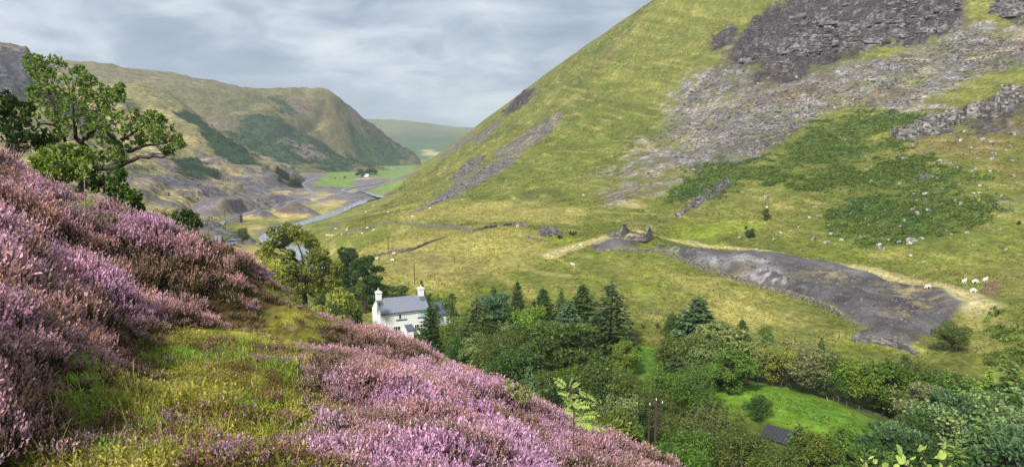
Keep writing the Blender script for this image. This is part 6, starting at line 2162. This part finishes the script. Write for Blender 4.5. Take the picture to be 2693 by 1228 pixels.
def skin_mesh(name, verts, edges, radii, mat, levels=1):
    me = D.meshes.new(name)
    me.from_pydata(verts, edges, [])
    o = D.objects.new(name, me)
    SC.collection.objects.link(o)
    sm = o.modifiers.new('skin', 'SKIN')
    for v, r_ in zip(me.skin_vertices[0].data, radii):
        v.radius = r_ if isinstance(r_, tuple) else (r_, r_)
    me.skin_vertices[0].data[0].use_root = True
    sb = o.modifiers.new('sub', 'SUBSURF')
    sb.levels = sb.render_levels = levels
    dg = bpy.context.evaluated_depsgraph_get()
    out = D.meshes.new_from_object(o.evaluated_get(dg))
    D.objects.remove(o)
    out.materials.clear()
    out.materials.append(mat)
    out.name = name
    return out


def sheep_meshes(graze):
    hz = -.42 if graze else .16
    v = [(-.42, 0, .62), (-.15, 0, .64), (.2, 0, .63), (.42, 0, .66), (.56, 0, .72 + hz * .5), (.66, 0, .80 + hz), (.84, 0, .74 + hz - (.1 if graze else 0)),
         (-.38, .14, .40), (-.42, .14, .22), (-.38, .14, .0), (-.38, -.14, .40), (-.42, -.14, .22), (-.36, -.14, .0),
         (.34, .13, .38), (.34, .13, .2), (.36, .13, .0), (.34, -.13, .38), (.34, -.13, .2), (.32, -.13, .0), (-.54, 0, .58), (-.58, 0, .42),
         (.66, .11, .86 + hz), (.66, -.11, .86 + hz)]
    e = [(0, 1), (1, 2), (2, 3), (3, 4), (4, 5), (5, 6), (0, 7), (7, 8), (8, 9), (0, 10), (10, 11), (11, 12), (3, 13), (13, 14), (14, 15), (3, 16), (16, 17), (17, 18), (0, 19), (19, 20), (5, 21), (5, 22)]
    r_ = [(.22, .24), (.25, .27), (.25, .26), (.20, .22), .12, .09, .055, .09, .05, .035, .09, .05, .035, .08, .045, .035, .08, .045, .035, .06, .04, .025, .025]
    return skin_mesh("sheep_body", v, e, r_, m_fleece)


SH = [sheep_meshes(False), sheep_meshes(True)]
SP = [(2535, 746, 0, "white sheep, left of the three standing by the bare earth scar"), (2564, 746, 1, "white sheep in the middle of the three by the bare earth scar"),
      (2590, 742, 0, "white sheep on the rim of the bare earth scar"), (2559, 770, 1, "white sheep lowest, below the bare earth scar"),
      (2441, 760, 1, "white sheep alone on the straw track at the end of the spoil bank")]
far_sheep = z3((330, 175), (385, 125), (500, 178), (825, 147), (1075, 83), (2010, 48), (30, 355), (45, 356), (68, 356), (95, 305), (150, 352), (185, 315), (300, 342), (390, 315), (410, 540), (535, 550), (545, 500), (1500, 287), (1930, 587), (255, 118), (340, 300), (690, 210))
SP += [(a, b, i % 2, "tiny white sheep scattered on the pasture and hill foot left of the ruins") for i, (a, b) in enumerate(far_sheep)]
G = pix_ground([(a, b) for a, b, _, _ in SP], 90, 800)
for i, ((a, b, k, lab), g) in enumerate(zip(SP, G)):
    o = link(D.objects.new("sheep", SH[k]))
    o.location = (g[0], g[1], g[2])
    o.rotation_euler = (0, 0, (rg.uniform(-.6, .6) + (0 if rg.uniform() < .6 else math.pi)))
    o.scale = (1.15,) * 3 if i < 5 else (.85,) * 3
    tag(o, lab, "sheep", "sheep by the spoil bank" if i < 5 else "sheep far off on the pasture")

# ------------------------------------------------------------------ vehicles
m_tyre = plain_mat("tyre", lin(32, 32, 34), .8, .1)


def vehicle(name, label, cat, loc, rz, paint, L_, W_, H_, boxy):
    r_ = empty(name, loc, rz, label, cat)
    mp = plain_mat("paint_" + name, paint, .3, .03)
    hb = H_ * (.5 if not boxy else .52)
    body = [(-L_ / 2, .32), (L_ / 2, .32), (L_ / 2 + .03, hb * .8), (L_ * .44, hb), (-L_ / 2 + .04, hb), (-L_ / 2 - .02, hb * .7)]
    MB().prism(body, -W_ / 2, W_ / 2, 1).build("body", mp, r_, .04)
    c0, c1 = (-L_ * .48, L_ * .24) if boxy else (-L_ * .36, L_ * .2)
    cab = [(c0, hb + .002), (c1 + .35, hb + .002), (c1, H_), (c0 + (.08 if boxy else .5), H_)]
    cb = MB().prism(cab, -W_ * .46, W_ * .46, 1).build("cabin", mp, r_, .04)
    for s in (-1, 1):
        MB().prism([(c0 + .25, hb + .08), (c1 + .12, hb + .08), (c1 - .06, H_ - .12), (c0 + (.28 if boxy else .6), H_ - .12)], s * W_ * .465 - .01, s * W_ * .465 + .01, 1).build("side_window", m_glass, cb)
    MB().prism([(c1 + .37, hb + .06), (c1 + .07, H_ - .10), (c1 + .05, H_ - .12), (c1 + .33, hb + .06)], -W_ * .40, W_ * .40, 1).build("windscreen", m_glass, cb)
    MB().box(c0 - .03, c0 + .06, -W_ * .38, W_ * .38, hb + .1, H_ - .2).build("rear_window", m_glass, cb)
    for x in (-L_ * .31, L_ * .31):
        for y in (-W_ / 2 + .08, W_ / 2 - .08):
            w_ = MB().cyl(0, 0, -.11, .11, .33, .33, 14).build("wheel", m_tyre, r_)
            w_.location = (x, y, .33)
            w_.rotation_euler = (math.pi / 2, 0, 0)
    for y in (-W_ * .36, W_ * .36):
        MB().box(L_ / 2 - .02, L_ / 2 + .05, y - .15, y + .15, hb * .62, hb * .8).build("headlight", m_frame, r_)


g = pix_ground([(608, 643)], 100, 600)[0]
vehicle("van", "pale blue boxy van parked off the road beside the dark leaning tree", "van", tuple(g), R(200), lin(120, 150, 186), 4.3, 1.8, 2.0, True)
q = road_line[np.argmin(np.abs((road_line[:, 0] / road_line[:, 1]) * FPX + PW / 2 - 571) + np.abs(road_line[:, 1] - 365) * .5)]
vehicle("car", "small white car coming along the road bend", "car", (q[0], q[1], ground_z(q[0], q[1]) + .15), R(-96), lin(228, 230, 232), 4.0, 1.7, 1.45, False)

# ------------------------------------------------------------------ saplings and ferns close by
m_fresh = tree_leaf_mat("fresh_leaf", .45, .35)
m_twig = bark_mat("twig_bark", lin(70, 52, 44), lin(116, 96, 84), 8)


def leaf_quads(p, d, n, ln, w):
    """an ovate leaf as two folded halves: point, direction, upward normal"""
    d = d / np.linalg.norm(d)
    s = np.cross(n, d)
    s /= np.linalg.norm(s) + 1e-9
    n = np.cross(d, s)
    m, e = p + d * ln * .5, p + d * ln
    f = -n * w * .12
    return [[p, p + d * ln * .22 + s * w * .36 - f, m + s * w * .5 - f, m], [m, m + s * w * .5 - f, p + d * ln * .82 + s * w * .26 - f, e],
            [p, m, m - s * w * .5 - f, p + d * ln * .22 - s * w * .36 - f], [m, e, p + d * ln * .82 - s * w * .26 - f, m - s * w * .5 - f]]


def pinnate(rg_, p, d, up, ln, pairs=7, w=.30, lw=.36):
    """compound leaf: leaflets in pairs along a drooping stalk"""
    Q = []
    d = d / np.linalg.norm(d)
    s = np.cross(up, d)
    s /= np.linalg.norm(s) + 1e-9
    u = np.cross(d, s)
    pts = [p + d * ln * t + u * (-.25 * ln * t * t) for t in np.linspace(0, 1, pairs + 2)]
    for k in range(1, pairs + 2):
        t = k / (pairs + 1)
        L_ = ln * w * (1 - .55 * abs(t - .5))
        if k == pairs + 1:
            Q += leaf_quads(pts[k], d - u * .4, u, L_, L_ * lw)
            break
        for sg in (-1, 1):
            Q += leaf_quads(pts[k], s * sg + d * .45 - u * .15 + rg_.normal(size=3) * .08, u + rg_.normal(size=3) * .15, L_, L_ * lw)
    return Q, pts


def foliage_obj(name, Q, sh, mat, parent, tint, k=.85):
    o = link(D.objects.new(name, quads_to_mesh(name, Q, sh, [mat], [0] * len(Q))), parent)
    o.color = (*A(*tint, k), 1)
    return o


# rowan sapling
z6 = lambda x, y: (1250 + x / 4.226, 950 + y / 4.226)
RY = 7.6
rb_ = at(*z6(1085, 1130), RY)
rb_[2] = float(near_height(np.array([rb_[0]]), np.array([rb_[1]]))[0])
row = empty("rowan_sapling", tuple(rb_), 0, "pale green rowan sapling with feathery leaves at the right edge of the heather", "sapling")
r6 = np.random.default_rng(66)
T, Q, S = Tubes(6), [], []
o6 = lambda x, y, d=0: at(*z6(x, y), RY + d) - rb_
T.add(smooth_line([(0, 0, -.05), o6(1088, 900), o6(1095, 700), o6(1092, 520, .02), o6(1060, 400, .03), o6(1055, 300)], .08), np.linspace(.011, .004, len(smooth_line([(0, 0, -.05), o6(1088, 900), o6(1095, 700), o6(1092, 520, .02), o6(1060, 400, .03), o6(1055, 300)], .08))))
for a_, b_, dz in [((1010, 290), (905, 205), 0), ((1040, 290), (1055, 190), 0), ((1060, 290), (1135, 235), 0), ((1050, 380), (940, 320), .1), ((1060, 380), (1115, 375), -.1), ((1140, 330), (1240, 370), 0), ((1230, 370), (1350, 410), 0), ((1150, 320), (1170, 300), 0),
                   ((1080, 470), (1000, 500), .1), ((1085, 480), (1020, 420), -.1), ((1090, 500), (1260, 450), -.1), ((1092, 520), (1160, 420), .1), ((1095, 560), (1000, 540), 0), ((1095, 560), (1190, 560), .05), ((1095, 620), (1030, 640), .1), ((1100, 640), (1170, 620), -.1),
                   ((1190, 600), (1320, 570), -.15), ((1190, 640), (1260, 720), -.1), ((1095, 660), (1380, 680), -.1), ((1095, 660), (1050, 600), -.1), ((1095, 600), (1150, 650), .1), ((1090, 450), (1130, 500), -.1)]:
    p0, p1 = o6(*a_, dz * .3), o6(*b_, dz)
    k = np.argmin([abs(p0[2] - q_[2]) for q_ in (o6(1088, 900), o6(1095, 700), o6(1092, 520), o6(1060, 400), o6(1055, 300))])
    st = (o6(1088, 900), o6(1095, 700), o6(1092, 520), o6(1060, 400), o6(1055, 300))[k]
    T.add(bend(r6, st, p0, 3, .03), [.004, .003, .002])
    ln = np.linalg.norm(p1 - p0)
    q_, _ = pinnate(r6, p0, p1 - p0, np.array([0, -.5, .85]) + r6.normal(size=3) * .2, ln, 7, .42, .40)
    Q += q_
    S += list(np.repeat(r6.uniform(.3, .8, len(q_) // 4), 4))
    T.add(np.array([p0, p1]), [.002, .001])
link(D.objects.new("stem", T.mesh("stem", m_twig)), row)
foliage_obj("leaves", Q, np.array(S), m_fresh, row, (172, 194, 108), .95)
g6 = lambda *c: [(*z6(x, y), r_ / 4.226) for x, y, r_ in c]
bush_from_picture("small pale leaved birch sapling left of the rowan sapling", *z6(540, 470), 13.5, g6((370, 240, 26), (400, 310, 34), (470, 290, 36), (520, 340, 40), (460, 380, 40), (570, 290, 30), (610, 350, 34), (590, 400, 36), (500, 420, 36)), .055, 14, (158, 172, 96), 671, "birch_sapling")
bush_from_picture("scrubby green shrubs with bright leaves at the heather's lower edge below the rowan", *z6(1700, 900), 26, g6((1430, 740, 40), (1500, 790, 50), (1560, 720, 50), (1640, 700, 60), (1720, 760, 60), (1650, 820, 60), (1760, 850, 60), (1560, 830, 50), (1820, 940, 60), (1880, 950, 50), (1740, 930, 50), (1480, 850, 44), (1660, 900, 50)), .16, 28, (130, 146, 62), 672, "scrub")

# poplar sapling in the lower right corner
z9 = lambda x, y: (2200 + x / 5.225, 1100 + y / 5.225)
PY = 5.2
pb = at(2330, 1228, PY)
pb[2] = float(near_height(np.array([pb[0]]), np.array([pb[1]]))[0])
pop = empty("poplar_sapling", tuple(pb), 0, "poplar sapling with broad pale leaves poking up at the bottom right", "sapling")
T, Q, S = Tubes(6), [], []
o9 = lambda x, y, d=0: at(*z9(x, y), PY + d) - pb
for tops in ([(900, 1100), (990, 700), (940, 560)], [(1150, 1100), (1240, 640), (1160, 470), (1140, 440)], [(1420, 1100), (1470, 700), (1480, 560)], [(500, 1100), (560, 680), (500, 600)], [(300, 1100), (390, 640), (360, 570)]):
    pts = [(0, 0, -.05), (0, 0, .15)] + [o9(*q_) for q_ in tops]
    L9 = smooth_line(pts, .05)
    T.add(L9, np.linspace(.009, .002, len(L9)))
for (ax_, ay_), (bx_, by_), w_, dz in [((895, 505), (815, 350), .55, 0), ((1145, 455), (1150, 350), 1.0, 0), ((1195, 430), (1245, 370), .4, .05), ((1470, 430), (1515, 332), .55, 0), ((1450, 570), (1460, 440), .95, 0), ((1440, 520), (1355, 540), .5, .05), ((1470, 350), (1390, 340), .25, 0),
                                     ((950, 600), (825, 520), .9, 0), ((1000, 560), (1085, 525), .45, 0), ((930, 640), (990, 580), .8, .05), ((500, 610), (540, 550), .9, 0), ((430, 560), (520, 530), .25, 0), ((360, 690), (400, 600), 1.0, 0), ((640, 690), (690, 600), .95, 0), ((370, 600), (330, 540), .3, 0),
                                     ((780, 690), (850, 620), .7, 0), ((1150, 560), (1170, 520), .5, 0), ((1240, 640), (1180, 560), .35, 0), ((1300, 700), (1240, 640), .9, .05), ((1440, 700), (1410, 610), .7, 0), ((1520, 720), (1560, 640), .8, .05), ((1020, 700), (1010, 620), .6, 0), ((80, 700), (60, 630), .6, 0), ((1250, 680), (1290, 640), .6, 0)]:
    p0, p1 = o9(ax_, ay_, dz), o9(bx_, by_, dz)
    ln = np.linalg.norm(p1 - p0)
    q_ = leaf_quads(p0, p1 - p0 + r6.normal(size=3) * ln * .2, np.array([0, -.8, .5]) + r6.normal(size=3) * .25, ln * 1.1, ln * w_ * 1.1)
    Q += q_
    S += [r6.uniform(.2, .95)] * 4
    T.add(np.array([p0 - (0, 0, .02), p0 + (p1 - p0) * .1]), [.002, .0015])
link(D.objects.new("stem", T.mesh("stem", m_twig)), pop)
foliage_obj("leaves", Q, np.array(S), m_fresh, pop, (176, 200, 112), .95)


# bracken ferns and a thin sapling on the bank
def fern(label, px, py, Y, n, ln, tint, seed, name="bracken_fern"):
    r_ = np.random.default_rng(seed)
    b = at(px, py, Y)
    b[2] = float(near_sheet_h(np.array([b[0]]), np.array([b[1]]))[0]) + .25
    e = empty(name, tuple(b), 0, label, "fern")
    Q, S = [], []
    T = Tubes(5)
    for k in range(n):
        a_ = 2 * math.pi * k / n + r_.uniform(-.4, .4)
        d = np.array([math.cos(a_), math.sin(a_), r_.uniform(.5, 1.1)])
        st = np.array([0, 0, .0])
        top = st + d / np.linalg.norm(d) * ln * .45
        T.add(np.array([st - (0, 0, .3), top]), [.008, .004])
        s = np.cross(d, [0, 0, 1.0])
        s /= np.linalg.norm(s)
        for j in range(9):
            t_ = j / 9
            p = top + (d / np.linalg.norm(d)) * ln * .6 * t_ + np.array([0, 0, -.3 * ln * t_ * t_])
            for sg in (-1, 1):
                q_, _ = pinnate(r_, p, s * sg + d * .25, np.array([0, 0, 1.0]), ln * .36 * (1 - t_ * .85), 6, .26, .4)
                Q += q_
                S += list(np.repeat(r_.uniform(.2, .85, len(q_) // 4), 4))
    link(D.objects.new("stalk", T.mesh("stalk", m_twig)), e)
    foliage_obj("fronds", Q, np.array(S), m_fresh, e, tint, .9)


za = lambda x, y: (x / 4.52, 360 + y / 4.52)
fern("arching pale green bracken fern under the low bush left of the thin stem", *za(860, 640), 17.5, 7, .75, (150, 178, 84), 681)
fern("green bracken fern right of the thin pale stem", *za(1120, 760), 17.5, 6, .55, (136, 172, 76), 682)
fern("green bracken fern at the foot of the oak scrub on the bank edge", *za(1500, 830), 21, 7, .85, (132, 166, 74), 683)
fern("orange brown dead bracken fern on the heather bank", *za(1610, 1060), 19, 6, .55, (176, 118, 66), 684)
fern("bright green bracken fern on the skyline left of the dark round bush", *za(1960, 960), 30, 7, 1.0, (140, 176, 80), 685)
b = at(*za(1003, 800), 17)
sp_ = empty("thin_sapling", tuple(b), 0, "thin pale stemmed sapling standing up from the heather bank", "sapling")
T, Q, S = Tubes(5), [], []
oa = lambda x, y: at(*za(x, y), 17) - b
pts = smooth_line([(0, 0, -.4), oa(1008, 640), oa(1000, 500), oa(975, 400), oa(965, 340)], .12)
T.add(pts, np.linspace(.018, .006, len(pts)))
for x_, y_ in ((1020, 490), (940, 360), (1000, 330), (960, 280), (1030, 360), (930, 420), (1060, 665), (1075, 700)):
    T.add(np.array([pts[np.argmin(np.abs(pts[:, 2] - oa(x_, y_ + 40)[2]))], oa(x_, y_)]), [.006, .003])
    for k in range(14):
        Q += leaf_quads(oa(x_, y_) + r6.normal(size=3) * .07, r6.normal(size=3), np.array([0, 0, 1.0]), .07, .04)
        S += [r6.uniform()] * 4
link(D.objects.new("stem", T.mesh("stem", m_birch)), sp_)
foliage_obj("leaves", Q, np.array(S), m_fresh, sp_, (150, 172, 84), .9)

# ------------------------------------------------------------------ haze
hz = MB().box(-4500, 4500, -200, 5600, -140, 330).build("haze", m_white)
mh, t = new_mat("haze")
pv = t.n('ShaderNodeVolumePrincipled')
pv.inputs['Color'].default_value = (.78, .87, 1.0, 1)
pv.inputs['Density'].default_value = HAZE
pv.inputs['Anisotropy'].default_value = .2
t.n('ShaderNodeOutputMaterial', i_Volume=pv.outputs[0])
hz.data.materials.clear()
hz.data.materials.append(mh)
hz['kind'] = 'stuff'
SC.cycles.volume_bounces = 1
